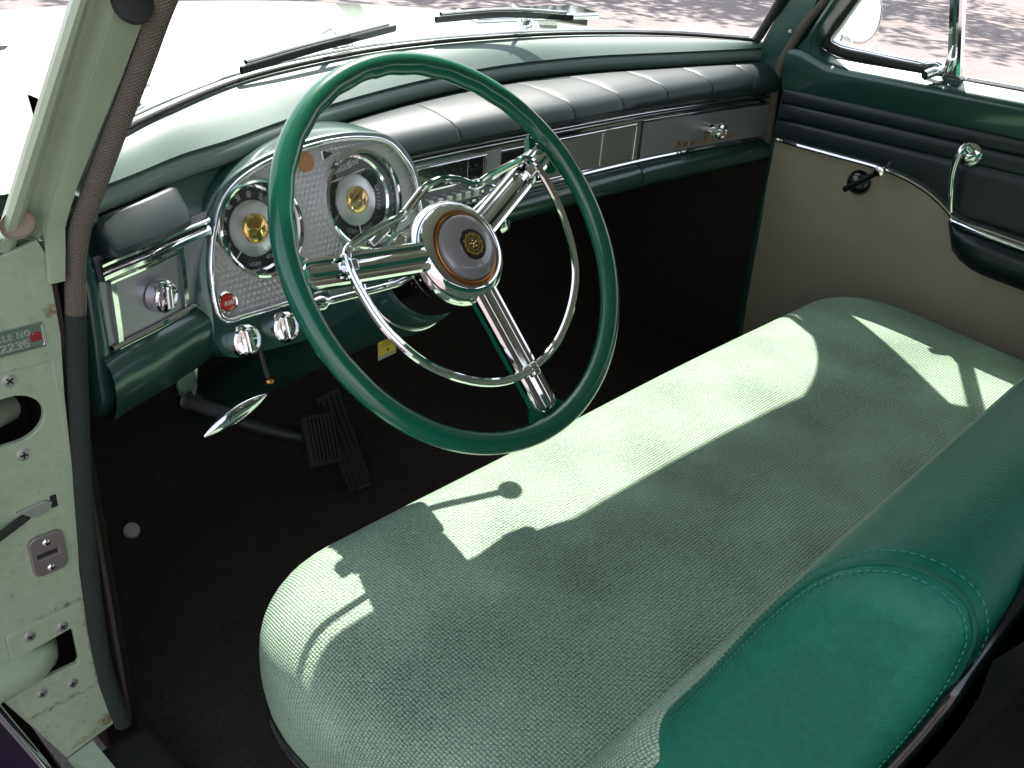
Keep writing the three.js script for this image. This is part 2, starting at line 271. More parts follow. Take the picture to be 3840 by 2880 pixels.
{
  // hood height
  const yc = interp([[-2.16, 0.80], [-2.1, 0.92], [-1.9, 0.985], [-1.3, 1.075], [-0.6, 1.118], [-0.2, 1.10]]);
  const H = (x, z) => {
    const a = Math.abs(x); let y = yc(z) - 0.03 * Math.min(1, (a / 0.6) ** 2);
    if (a > 0.58) { const t = smooth((a - 0.58) / 0.1); y -= t * (z < -0.5 ? 0.1 : 0.1 * (0.4 + 0.6 * smooth((-0.2 - z) / 0.3))); }
    if (a > 0.72) y += 0.03 * Math.sin(Math.min(1, (a - 0.72) / 0.2) * Math.PI);
    if (a > 0.9) y -= (a - 0.9) * (a - 0.9) * 14;
    return y;
  };
  const sheet = (x0, x1, z0, z1, nx, nz, f = H) => grid(range(x0, x1, nx).map(x => range(z0, z1, nz).map(z => V(x, f(x, z), z))), { crease: 0.9 });
  const hood = thing('hood', 'sunlit pale green hood ahead of the windshield', 'car hood');
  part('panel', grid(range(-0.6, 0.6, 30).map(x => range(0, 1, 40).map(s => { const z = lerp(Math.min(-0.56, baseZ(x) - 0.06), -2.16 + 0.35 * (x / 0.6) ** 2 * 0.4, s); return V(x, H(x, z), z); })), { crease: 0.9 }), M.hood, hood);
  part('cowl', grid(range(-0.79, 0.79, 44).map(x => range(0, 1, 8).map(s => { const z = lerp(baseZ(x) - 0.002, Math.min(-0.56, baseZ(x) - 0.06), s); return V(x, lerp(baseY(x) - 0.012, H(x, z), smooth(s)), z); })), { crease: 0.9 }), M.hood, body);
  for (const s of [-1, 1]) {
    const rows = range(0, 1, 16).map(t => range(-0.19, -2.1, 36).map(z => { const a = lerp(lerp(0.6, 0.765, smooth((z + 0.62) / 0.3)), 0.95, t); return V(s * a, H(a, z), z); }));
    rows.push(range(-0.19, -2.1, 36).map(z => V(s * 0.985, H(0.95, z) - 0.12, z)), range(-0.19, -2.1, 36).map(z => V(s * 0.99, 0.35, z)));
    part('front_fender', grid(rows, { crease: 0.9 }), M.hood, body);
  }
  part('nose_panel', grid(range(-0.95, 0.95, 20).map(x => [V(x, H(x, -2.1) - 0.01, -2.1), V(x, 0.6, -2.2), V(x, 0.35, -2.15)]), { crease: 0.5 }), M.hood, body);
  part('cowl_vent', at(rbox(0.3, 0.012, 0.07, 0.006), 0.33, 1.128, -0.64, 0.1, -0.12, 0), M.chrome, body);
  // roof, with the headliner under it
  const roofY = (x, z) => 1.43 + 0.10 * Math.sin(Math.min(1, Math.max(0, (z + 0.16) / 1.0)) * Math.PI / 2) * (z < 0.84 ? 1 : 1) - 0.10 * smooth((z - 1.1) / 1.0) - 0.05 * (x / 0.62) ** 2 - (Math.abs(x) > 0.55 ? 0.06 * ((Math.abs(x) - 0.55) / 0.15) ** 2 : 0);
  const roofRows = o => range(-0.70, 0.70, 28).map(x => range(0, 1, 26).map(s => { const z = lerp(headZ(x), 1.95, s); return V(x, Math.max(roofY(x, z), 1.36) + o, z); }));
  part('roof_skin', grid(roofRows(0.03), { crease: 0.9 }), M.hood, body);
  part('headliner', grid(roofRows(0), { crease: 0.9 }), M.headliner, body);
  part('windshield_header', tube(range(-0.68, 0.68, 12).map(x => V(x, headY(x) - 0.006, headZ(x) + 0.012)), 0.022, { seg: 40 }), M.paint, body);
  // right windshield pillar: inner face, its seal and the cord along its edge
  const pil = (s) => {
    const q = (y) => { const t = (y - 1.08) / 0.34; return [V(s * lerp(0.695, 0.69, t), y, lerp(-0.362, -0.23, t)), V(s * lerp(0.695, 0.69, t), y, lerp(-0.302, -0.165, t)), V(s * lerp(0.745, 0.725, t), y, lerp(-0.275, -0.13, t)), V(s * lerp(0.76, 0.735, t), y, lerp(-0.33, -0.18, t)), V(s * lerp(0.735, 0.71, t), y, lerp(-0.37, -0.23, t))]; };
    return grid(range(1.03, 1.43, 10).map(q), { closeV: true, crease: 0.5 });
  };
  part('windshield_pillar', pil(1), M.paint, body);
  for (const s of [1]) { // rounded upper corner of the windshield opening
    const sh = new THREE.Shape(); sh.moveTo(0, 0); sh.lineTo(-0.27, 0); sh.quadraticCurveTo(-0.03, -0.02, 0, -0.22); sh.lineTo(0, 0);
    const g = extr(sh, 0.02, 0, 12); const q = g.attributes.position; for (let i = 0; i < q.count; i++) q.setXYZ(i, s * (0.70 + q.getX(i) - 0.08 * q.getY(i)), 1.425 + q.getY(i), headZ(0.70 + q.getX(i)) + 0.5 * q.getY(i) * 1.1 + q.getZ(i)); g.computeVertexNormals();
    part('corner_gusset', g, M.paint, body);
  }
  part('windlace', tube([[0.695, 1.43, -0.12], [0.693, 1.25, -0.208], [0.695, 1.19, -0.242], [0.695, 1.157, -0.266], [0.697, 1.118, -0.288], [0.700, 1.066, -0.309], [0.706, 1.03, -0.314], [0.722, 0.9, -0.316]], 0.0085, { seg: 80, rad: 10 }), M.lace, body, 'grey woven cord along the right door opening');
  part('pillar_screw', at(lathe([[0.0045, 0], [0.0045, 0.0015], [0.003, 0.003], [0, 0.0032]], 14), 0.684, 1.128, -0.295, 0, -Math.PI / 2, 0), M.chromeSoft, body);
  // roof rails, centre posts, rear body (behind the camera)
  for (const s of [-1, 1]) {
    part('roof_rail', grid(range(-0.09, 1.9, 12).map(z => [V(s * 0.65, 1.40, z), V(s * 0.69, 1.43, z), V(s * 0.735, 1.40, z), V(s * 0.71, 1.375, z)]), { closeV: true, crease: 0.4 }), M.pale, body);
    part('center_post', slab([V(s * 0.76, 0.45, 0.86), V(s * 0.76, 0.45, 0.98), V(s * 0.655, 1.41, 0.98), V(s * 0.655, 1.41, 0.88)].slice(0, 4), s * 0.04), M.paint, body);
    part('rear_side_panel', box3(s > 0 ? 0.74 : -0.80, 0.40, 0.98, s > 0 ? 0.80 : -0.74, 1.09, 1.95, 0.01), M.doorVinyl, body);
    part('rear_post', slab([V(s * 0.76, 1.05, 1.6), V(s * 0.76, 1.05, 1.95), V(s * 0.655, 1.41, 1.9), V(s * 0.655, 1.41, 1.5)], s * 0.04), M.headliner, body);
    part('kick_panel', box3(s > 0 ? 0.735 : -0.775, 0.38, -0.86, s > 0 ? 0.775 : -0.735, s > 0 ? 1.05 : 0.98, s > 0 ? -0.275 : -0.235, 0.004), M.carpet, body);
    part('rocker', box3(s > 0 ? 0.74 : -0.86, 0.30, -0.19, s > 0 ? 0.86 : -0.74, 0.452, 1.95, 0.012), M.black, body);
  }
  part('rear_panel', box3(-0.76, 0.40, 1.95, 0.76, 1.09, 2.0, 0.01), M.doorVinyl, body);
  part('firewall', box3(-0.775, 0.36, -0.9, 0.775, 1.085, -0.86, 0.004), M.carpet, body);
  part('sill_plate', at(rbox(0.018, 0.012, 1.0, 0.004), -0.853, 0.456, 0.16), M.chromeSoft, body, 'bright scuff strip along the driver sill');
}
// floor: carpet with a sloping toe board and a low centre tunnel
{
  const rows = range(-0.76, 0.76, 40).map(x => {
    const tn = 0.06 * Math.exp(-((x / 0.13) ** 2));
    return [[-0.87, 0.86], [-0.82, 0.66], [-0.72, 0.52], [-0.60, 0.42], [-0.56, 0.405], [-0.4, 0.40], [0, 0.40], [0.6, 0.40], [1.95, 0.40]].map(([z, y]) => V(x, y + tn, z));
  });
  struct('floor', grid(rows, { crease: 0.9 }), M.carpet);
}
// windshield glass and its rubber
{
  const ws = thing('windshield', 'curved clear windshield in black rubber above the dash', 'windshield');
  const topX = x => x * 0.965;
  part('glass', grid(range(-0.72, 0.72, 30).map(x => range(0, 1, 8).map(s => { const b = V(x, baseY(x) + 0.004, baseZ(x)), t = V(topX(x), headY(topX(x)) - 0.02, headZ(topX(x))); const p = b.lerp(t, s); p.z -= 0.03 * Math.sin(s * Math.PI); return p; })), { crease: 1 }), M.glass, ws);
  part('lower_seal', tube(range(-0.665, 0.69, 24).map(x => V(x, baseY(x) + 0.003, baseZ(x) + 0.003)), 0.0032, { seg: 90, rad: 8 }), M.rubber, ws);
  part('lower_moulding', tube(range(-0.665, 0.69, 24).map(x => V(x, baseY(x) + 0.006, baseZ(x) - 0.012)), 0.0028, { seg: 90, rad: 8 }), M.chrome, ws);
  part('side_seal', tube([[0.688, 1.098, -0.368], [0.697, 1.112, -0.364], [0.695, 1.14, -0.35], [0.685, 1.18, -0.328], [0.69, 1.40, -0.255]], 0.009, { seg: 40, rad: 10 }), M.rubber, ws);
}
// wipers
for (const [blade, pivot, label] of [
  [[[-0.419, 1.122, -0.424], [-0.275, 1.131, -0.470], [-0.094, 1.14, -0.523]], [-0.17, 1.118, -0.55], 'left wiper blade resting on the glass behind the wheel'],
  [[[0.002, 1.145, -0.540], [0.159, 1.147, -0.536], [0.285, 1.141, -0.500]], [0.24, 1.12, -0.57], 'right wiper blade resting at the middle of the glass']]) {
  const w = thing('windshield_wiper', label, 'wiper', 'windshield wipers');
  const c = crv(blade);
  part('blade', grid(range(0, 1, 30).map(t => { const p = c.getPoint(t); return [[0, 0.0], [0.003, 0.004], [0.0025, 0.0095], [-0.0025, 0.0095], [-0.003, 0.004]].map(([a, b]) => V(p.x, p.y + b - 0.004, p.z - a)); }), { closeV: true, crease: 0.4 }), M.rubber, w);
  part('holder', tube(range(0.04, 0.96, 12).map(t => { const p = c.getPoint(t); return V(p.x, p.y + 0.0085, p.z - 0.003); }), 0.003, { seg: 24, rad: 8 }), M.chromeSoft, w);
  const m = c.getPoint(0.55);
  part('arm', taper([pivot, [lerp(pivot[0], m.x, 0.5), 1.145, lerp(pivot[2], m.z, 0.5)], [m.x, m.y + 0.016, m.z - 0.004]], t => 0.0045 - 0.002 * t, 16, 8), M.chrome, w);
  part('pivot', at(lathe([[0.016, 0], [0.014, 0.01], [0.007, 0.02], [0, 0.022]], 20), ...pivot, -1.3, 0, 0), M.chrome, w);
}
{
  const n = thing('washer_nozzle', 'small chrome nozzle on the cowl near the left pillar', 'nozzle');
  part('base', at(lathe([[0.012, 0], [0.010, 0.006], [0.004, 0.012], [0, 0.013]], 18), -0.575, 1.103, -0.39, -1.4, 0, 0), M.chrome, n);
  part('jet', taper([[-0.575, 1.112, -0.392], [-0.566, 1.122, -0.388], [-0.556, 1.126, -0.384]], t => 0.004 - 0.002 * t, 10, 8), M.chrome, n);
}
// mirror outside the passenger window
{
  const m = thing('door_mirror', 'chrome mirror outside the right vent window', 'mirror');
  m.position.set(0.93, 1.165, -0.285); m.rotation.set(-0.35, -0.45, 0.05);
  part('shell', (() => { const g = lathe([[0, -0.055], [0.025, -0.05], [0.048, -0.03], [0.058, -0.008], [0.0595, 0], [0.056, 0.003]], 40); g.scale(1, 1.25, 1); return g; })(), M.chrome, m);
  part('mirror_glass', (() => { const g = lathe([[0, 0.0015], [0.0555, 0.0015]], 40); g.scale(1, 1.25, 1); return g; })(), std({ color: C(0.9, 0.9, 0.9), metalness: 1, roughness: 0.03 }), m);
  part('stalk', taper([[-0.02, -0.03, -0.03], [-0.06, -0.07, -0.005], [-0.11, -0.085, 0.02]], t => 0.009 + 0.004 * t, 14, 10), M.chrome, m);
}

// ---------------------------------------------------------------- dashboard
const zd = interp([[-0.74, -0.203], [-0.70, -0.222], [-0.65, -0.240], [-0.60, -0.262], [-0.50, -0.297], [-0.40, -0.322], [-0.30, -0.342], [-0.20, -0.354], [-0.06, -0.359], [0.1, -0.360], [0.34, -0.358], [0.48, -0.349], [0.62, -0.336], [0.70, -0.326], [0.74, -0.320]]);
const lipZ = interp(lipPts.map(p => [p[0], p[2]])), lipY = interp(lipPts.map(p => [p[0], p[1]]));
const sweep = (x0, x1, n, prof, opt = {}) => grid(range(x0, x1, n).map(x => prof(x).map(([y, z]) => V(x, y, zd(x) + z))), { crease: 0.6, ...opt });
const faceFrame = (x, y, off = 0) => { const s = (zd(x + 0.01) - zd(x - 0.01)) / 0.02, e1 = V(1, 0, s).normalize(), n = V(-s, 0, 1).normalize(); return { p: V(x, y, zd(x)).addScaledVector(n, off), e1, n }; };
const onFace = (o, x, y, off = 0) => { const f = faceFrame(x, y, off); return basis(o, f.p, f.e1, V(0, 1, 0), f.n); };
const capEnds = (x, prof) => { const pts = prof(x).map(([y, z]) => V(x, y, zd(x) + z)), c = pts.reduce((a, p) => a.add(p), V(0, 0, 0)).divideScalar(pts.length); return grid([pts, pts.map(p => p.clone().lerp(c, 0.5)), pts.map(() => c.clone())], { closeV: true, crease: 1 }); };
const dash = thing('dashboard', 'dark green padded dashboard with silver fascia and chrome strips', 'dashboard');
{
  // top panel from the foot of the glass to a rolled lip
  const rows = range(0, 1, 80).map(t => {
    const L = lipC.getPoint(t), x = lerp(-0.735, 0.725, t), B = V(L.x, baseY(L.x) - 0.001, baseZ(L.x) + 0.001);
    const row = range(0, 0.93, 8).map(s => { const p = B.clone().lerp(L, s); p.y += 0.006 * Math.sin(s * Math.PI) + 0.004 * s; return p; });
    const cx = L.clone().add(V(0, -0.008, -0.012));
    for (const a of range(1.35, -1.9, 12)) row.push(cx.clone().add(V(0, Math.sin(a) * 0.0125, Math.cos(a) * 0.0125)));
    row.push(V(cx.x, cx.y - 0.013, cx.z - 0.05));
    return row;
  });
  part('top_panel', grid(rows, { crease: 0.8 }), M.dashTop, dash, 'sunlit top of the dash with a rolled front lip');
  part('end_cap', at(rbox(0.03, 0.026, 0.04, 0.008), -0.722, 1.06, -0.222), M.paint, dash);
  part('end_cap', at(rbox(0.03, 0.03, 0.05, 0.008), 0.718, 1.086, -0.352), M.paint, dash);
  // padded roll in sewn panels
  const padProf = (x, k) => { // k: 0 at a seam, 1 in the middle of a panel
    const q = 0.0014 * (1 - k), dz = lipZ(x) - zd(x), Y = lipY(x);
    return [[Y - 0.024, dz - 0.02], [Y - 0.018 - q, lerp(dz, 0.0, 0.25)], [Y - 0.020 - q, lerp(dz, 0, 0.6)], [Y - 0.027 - q, 0.002 - q], [Y - 0.037, 0.0165 - q], [Y - 0.050, 0.0235 - q], [1.022, 0.0225 - q], [1.012, 0.016 - q], [1.0085, 0.006 - q], [1.0085, -0.01]];
  };
  const seams = [-0.30, -0.13, -0.005, 0.12, 0.245, 0.37, 0.497, 0.618, 0.728];
  for (let i = 0; i < 8; i++) {
    const a = seams[i], b = seams[i + 1];
    const xs = [0, 0.005, 0.012, 0.022, 0.034, 0.2, 0.35, 0.5, 0.65, 0.8, 0.966, 0.978, 0.988, 0.995, 1].map(t => lerp(a, b, t));
    part('pad_panel', grid(xs.map(x => padProf(x, Math.min(1, Math.sqrt(Math.min(x - a, b - x) / 0.0035))).map(([y, z]) => V(x, y, zd(x) + z))), { crease: 1 }), M.padVinyl, dash);
  }
  { // short pad left of the cluster, with rounded ends
    const a = -0.708, b = -0.590;
    const xs = [0, 0.01, 0.03, 0.06, 0.12, 0.3, 0.5, 0.7, 0.88, 0.94, 0.97, 0.99, 1].map(t => lerp(a, b, t));
    part('pad_panel', grid(xs.map(x => { const d = Math.min(x - a, b - x), k = Math.min(1, Math.sqrt(Math.max(0, 1 - (1 - Math.min(1, d / 0.014)) ** 2))), P = padProf(x, 1); return P.map(([y, z]) => V(x, lerp(1.03, y, 0.55 + 0.45 * k), zd(x) + lerp(-0.02, z, 0.25 + 0.75 * k))); }), { crease: 1 }), M.padVinyl, dash, 'short padded roll at the left end of the dash');
  }
  part('backing_panel', grid(range(-0.725, 0.728, 60).map(x => [V(x, lipY(x) - 0.016, lipZ(x) - 0.016), V(x, lipY(x) - 0.03, Math.min(lipZ(x) - 0.005, zd(x) - 0.012)), V(x, 1.004, zd(x) - 0.008)]), { crease: 0.9 }), M.paint, dash);
  // fascia and strips
  const split = [[-0.708, -0.562], [-0.262, 0.722]];
  for (const [a, b] of [[-0.712, -0.558], [-0.275, 0.722]]) part('fascia', sweep(a, b, 40, () => [[1.012, -0.006], [0.9895, -0.003], [0.9885, 0], [0.921, 0], [0.919, -0.004]]), M.alu, dash);
  for (const [a, b] of split) {
    part('upper_strip', sweep(a, b, 40, () => [[1.0085, 0.0], [1.0085, 0.004], [1.007, 0.0065], [1.0045, 0.0065], [1.0025, 0.004], [1.0025, -0.001]]), M.chrome, dash);
    part('lower_strip', sweep(a, b, 40, () => [[0.9995, -0.002], [0.9985, 0.004], [0.9955, 0.0075], [0.9915, 0.0075], [0.9885, 0.004], [0.988, -0.001]]), M.chrome, dash);
    part('groove', sweep(a, b, 40, () => [[1.003, 0.0005], [0.999, 0.0005]]), M.black, dash);
    part('foot_strip', sweep(a, b, 40, () => [[0.9205, 0.0], [0.9205, 0.004], [0.918, 0.006], [0.9155, 0.005], [0.915, -0.002]]), M.chrome, dash);
  }
  // painted roll below
  const rollProf = x => { const k = smooth((-0.5 - x) / 0.1), w = 0.0; return [[0.916, -0.004], [0.912, 0.008], [0.905, 0.017], [0.896, 0.022], [0.886, 0.022 + w], [0.876 - 0.012 * k, 0.017], [0.868 - 0.022 * k, 0.006], [0.864 - 0.026 * k, -0.012], [0.866 - 0.026 * k, -0.04], [0.88, -0.06]]; };
  part('lower_roll', sweep(-0.722, 0.3255, 60, rollProf), M.paint, dash, 'dark green painted roll under the fascia');
  part('lower_roll', sweep(0.3285, 0.726, 30, rollProf), M.paint, dash, 'dark green painted roll under the glove box');
  part('roll_end', capEnds(0.726, rollProf), M.paint, dash);
  part('roll_bumper', at(lathe([[0.017, -0.004], [0.017, 0.004], [0.012, 0.009], [0, 0.010]], 20), 0.729, 0.892, -0.308, 0, Math.PI / 2, 0), M.gloss, dash);
  part('end_panel', grid([[1.055, -0.235, 0.000], [0.99, -0.222, 0.002], [0.93, -0.222, 0.004], [0.87, -0.222, 0.004], [0.845, -0.235, 0.004], [0.83, -0.27, 0.0]].map(([y, z, o]) => [V(-0.738, y, z - 0.03), V(-0.7345, y, z - 0.004), V(-0.728, y, z + 0.006 + o), V(-0.720, y, z + 0.008 + o), V(-0.712, y, z + 0.004 + o), V(-0.708, y, z - 0.012)]), { crease: 0.9 }), M.paint, dash);
  // left panel with its frame and knob
  const fr = (x0, x1, y0, y1, w, name, mat = M.chrome, o = 0.0015, host = dash) => {
    const g = [];
    const f = (a, b, c, d) => g.push(sweep(a, b, 16, () => [[d, o - 0.003], [d, o + 0.001], [lerp(d, c, 0.3), o + 0.003], [lerp(d, c, 0.7), o + 0.003], [c, o + 0.001], [c, o - 0.003]]));
    f(x0, x1, y0, y0 + w); f(x0, x1, y1 - w, y1); f(x0, x0 + w, y0, y1); f(x1 - w, x1, y0, y1);
    return part(name, merge(g), mat, host);
  };
  fr(-0.700, -0.602, 0.913, 0.988, 0.006, 'panel_frame');
}
function starKnob(parent, name, r, label) { // round chrome knob with a raised grip bar
  const k = part(name, merge([lathe([[r * 1.02, 0], [r * 1.02, 0.006], [r * 0.97, 0.012], [r * 0.86, 0.014], [r * 0.8, 0.009], [r * 0.2, 0.007], [0, 0.007]], 36)]), M.chrome, parent, label);
  part('grip', (() => { const g = rbox(r * 0.5, r * 1.62, 0.014, 0.004, 3); g.translate(0, 0, 0.012); return g; })(), M.chrome, k);
  return k;
}
{ const g = new THREE.Group(); onFace(g, -0.645, 0.951, 0.001); const k = starKnob(dash, 'light_knob', 0.0175, 'round chrome knob on the left silver panel'); k.position.copy(g.position); k.quaternion.copy(g.quaternion); }
{ // small knob under the radio, right of the hub
  const k = part('lighter_knob', lathe([[0.006, -0.004], [0.006, 0.012], [0.011, 0.015], [0.0125, 0.021], [0.011, 0.027], [0.006, 0.029], [0, 0.0295]], 24), M.chrome, dash); onFace(k, -0.052, 0.884, 0.02);
}
// glove box door
{
  const gb = thing('glove_box_door', 'brushed silver glove box door with chrome knob and gold script', 'glove box door');
  part('door_panel', sweep(0.331, 0.716, 24, () => [[0.987, -0.002], [0.987, 0.003], [0.9855, 0.0045], [0.924, 0.0045], [0.9225, 0.003], [0.9225, -0.002]]), M.alu, gb);
  part('edge_trim', (() => { const g = [sweep(0.331, 0.716, 24, () => [[0.9875, 0.003], [0.9875, 0.0062], [0.9855, 0.0062], [0.9855, 0.004]]), sweep(0.331, 0.3335, 2, () => [[0.9875, 0.003], [0.9875, 0.0062], [0.9225, 0.0062], [0.9225, 0.003]]), sweep(0.7135, 0.7175, 2, () => [[0.9875, -0.002], [0.9875, 0.0075], [0.9225, 0.0075], [0.9225, -0.002]])]; return merge(g); })(), M.chrome, gb);
  const k = part('knob', lathe([[0.0105, 0], [0.0105, 0.012], [0.0095, 0.014], [0.0095, 0.026], [0.014, 0.027], [0.0155, 0.031], [0.0145, 0.036], [0.010, 0.0385], [0.0085, 0.037], [0, 0.037]], 30), M.chrome, gb); onFace(k, 0.522, 0.957, 0.0045);
  part('lock', lathe([[0.0045, 0.0372], [0.004, 0.0385], [0, 0.0385]], 16), M.chromeSoft, k);
  const font = await new FontLoader().loadAsync('fonts/droid/droid_serif_bold.typeface.json');
  const word = 'New Yorker', xs = [0.432, 0.455, 0.473, 0, 0.512, 0.535, 0.552, 0.569, 0.588, 0.605], gs = [];
  [...word].forEach((ch, i) => {
    if (ch === ' ') return; const g = new TextGeometry(ch, { font, size: i === 0 || i === 4 ? 0.0145 : 0.012, depth: 0.0012, curveSegments: 4, bevelEnabled: false });
    const p = g.attributes.position; for (let k2 = 0; k2 < p.count; k2++) p.setX(k2, p.getX(k2) * 1.15 + p.getY(k2) * 0.35);
    const f = faceFrame(xs[i], 0.9285, 0.0046); g.applyMatrix4(new THREE.Matrix4().makeBasis(f.e1, V(0, 1, 0), f.n).setPosition(f.p)); gs.push(g);
  });
  part('script', merge(gs), M.copper, gb, 'gold script on the glove box door');
}
// radio
{
  const rd = thing('car_radio', 'chrome push button radio in the silver fascia behind the wheel hub', 'car radio');
  const o = onFace(rd, -0.115, 0.952, 0);
  const frame = rshape(-0.085, -0.0035, 0.060, 0.034, 0.003); frame.holes.push(rshape(-0.082, 0.0, 0.057, 0.031, 0.002));
  part('bezel', extr(frame, 0.004, 0.001), M.chrome, rd);
  part('dial', at(rbox(0.138, 0.030, 0.001, 0.0004), -0.0125, 0.0155, 0.0012), new THREE.MeshPhysicalMaterial({ map: canvasTex(512, 128, (c, w, h) => {
    c.fillStyle = '#15181a'; c.fillRect(0, 0, w, h); c.fillStyle = '#8b8f90'; c.font = '20px sans-serif'; ['55', '6', '7', '8', '10', '12', '14', '16'].forEach((t, i) => c.fillText(t, 30 + i * 58, 52)); for (let i = 0; i < 60; i++) c.fillRect(24 + i * 8, 64, 1.5, i % 5 ? 8 : 16);
    c.fillStyle = '#c8c8c4'; c.fillRect(380, 10, 4, 108);
  }), roughness: 0.12, clearcoat: 1 }), rd);
  for (let i = 0; i < 6; i++) {
    const b = part('push_button', (() => { const g = new THREE.CylinderGeometry(0.0078, 0.0052, 0.016, 4, 1); g.rotateY(Math.PI / 4); g.rotateX(Math.PI / 2); g.scale(1, 0.9, 1); g.translate(0, 0, 0.008); return toCreasedNormals(g, 0.3); })(), M.chrome, rd);
    b.position.set(-0.066 + i * 0.0185, -0.0165, 0.001);
    part('cap', at(rbox(0.0098, 0.0092, 0.003, 0.001), 0, 0, 0.0165), M.chromeSoft, b);
  }
  const k = part('tuning_knob', lathe([[0.011, 0], [0.011, 0.008], [0.0085, 0.010], [0.0085, 0.017], [0.011, 0.019], [0.012, 0.024], [0.010, 0.028], [0, 0.029]], 26), M.chrome, rd); k.position.set(0.058, -0.0175, 0);
}
// speaker grille and clock window
{
  const sp = thing('speaker_grille', 'dark clock window and ribbed speaker grille in a chrome frame', 'speaker grille');
  onFace(sp, 0.145, 0.955, 0);
  const out = rshape(-0.172, -0.034, 0.172, 0.032, 0.003); out.holes.push(rshape(-0.168, -0.030, 0.168, 0.028, 0.002));
  part('frame', extr(out, 0.004, 0.001), M.chrome, sp);
  part('backing', at(rbox(0.336, 0.058, 0.001, 0.0003), 0, -0.001, 0.0006), M.black, sp);
  const sl = []; for (let i = 0; i < 22; i++) sl.push(at(new THREE.BoxGeometry(0.232, 0.0015, 0.002), 0.051, -0.0285 + i * 0.0026, 0.0021));
  part('slats', merge(sl), M.screw, sp).userData.kind = 'stuff';
  part('divider', at(rbox(0.006, 0.057, 0.004, 0.0015), 0.078, -0.001, 0.003), M.chrome, sp);
  part('divider', at(rbox(0.004, 0.057, 0.004, 0.0015), -0.068, -0.001, 0.003), M.chromeSoft, sp);
  part('clock_window', at(rbox(0.094, 0.056, 0.001, 0.0003), -0.119, -0.001, 0.0018), new THREE.MeshPhysicalMaterial({ roughness: 0.1, clearcoat: 1, map: canvasTex(256, 160, (c, w, h) => { c.fillStyle = '#121516'; c.fillRect(0, 0, w, h); c.strokeStyle = '#b7b9b4'; c.lineWidth = 3; c.beginPath(); c.arc(120, 86, 58, 0, 7); c.stroke(); for (let i = 0; i < 12; i++) { const a = i * Math.PI / 6; c.beginPath(); c.moveTo(120 + 46 * Math.cos(a), 86 + 46 * Math.sin(a)); c.lineTo(120 + 56 * Math.cos(a), 86 + 56 * Math.sin(a)); c.stroke(); } c.beginPath(); c.moveTo(120, 86); c.lineTo(120, 44); c.moveTo(120, 86); c.lineTo(148, 92); c.stroke(); }) }), sp);
  const k = part('set_knob', lathe([[0.005, 0], [0.005, 0.008], [0.0035, 0.011], [0, 0.0115]], 16), M.chrome, sp); k.position.set(-0.084, 0.014, 0.002);
}

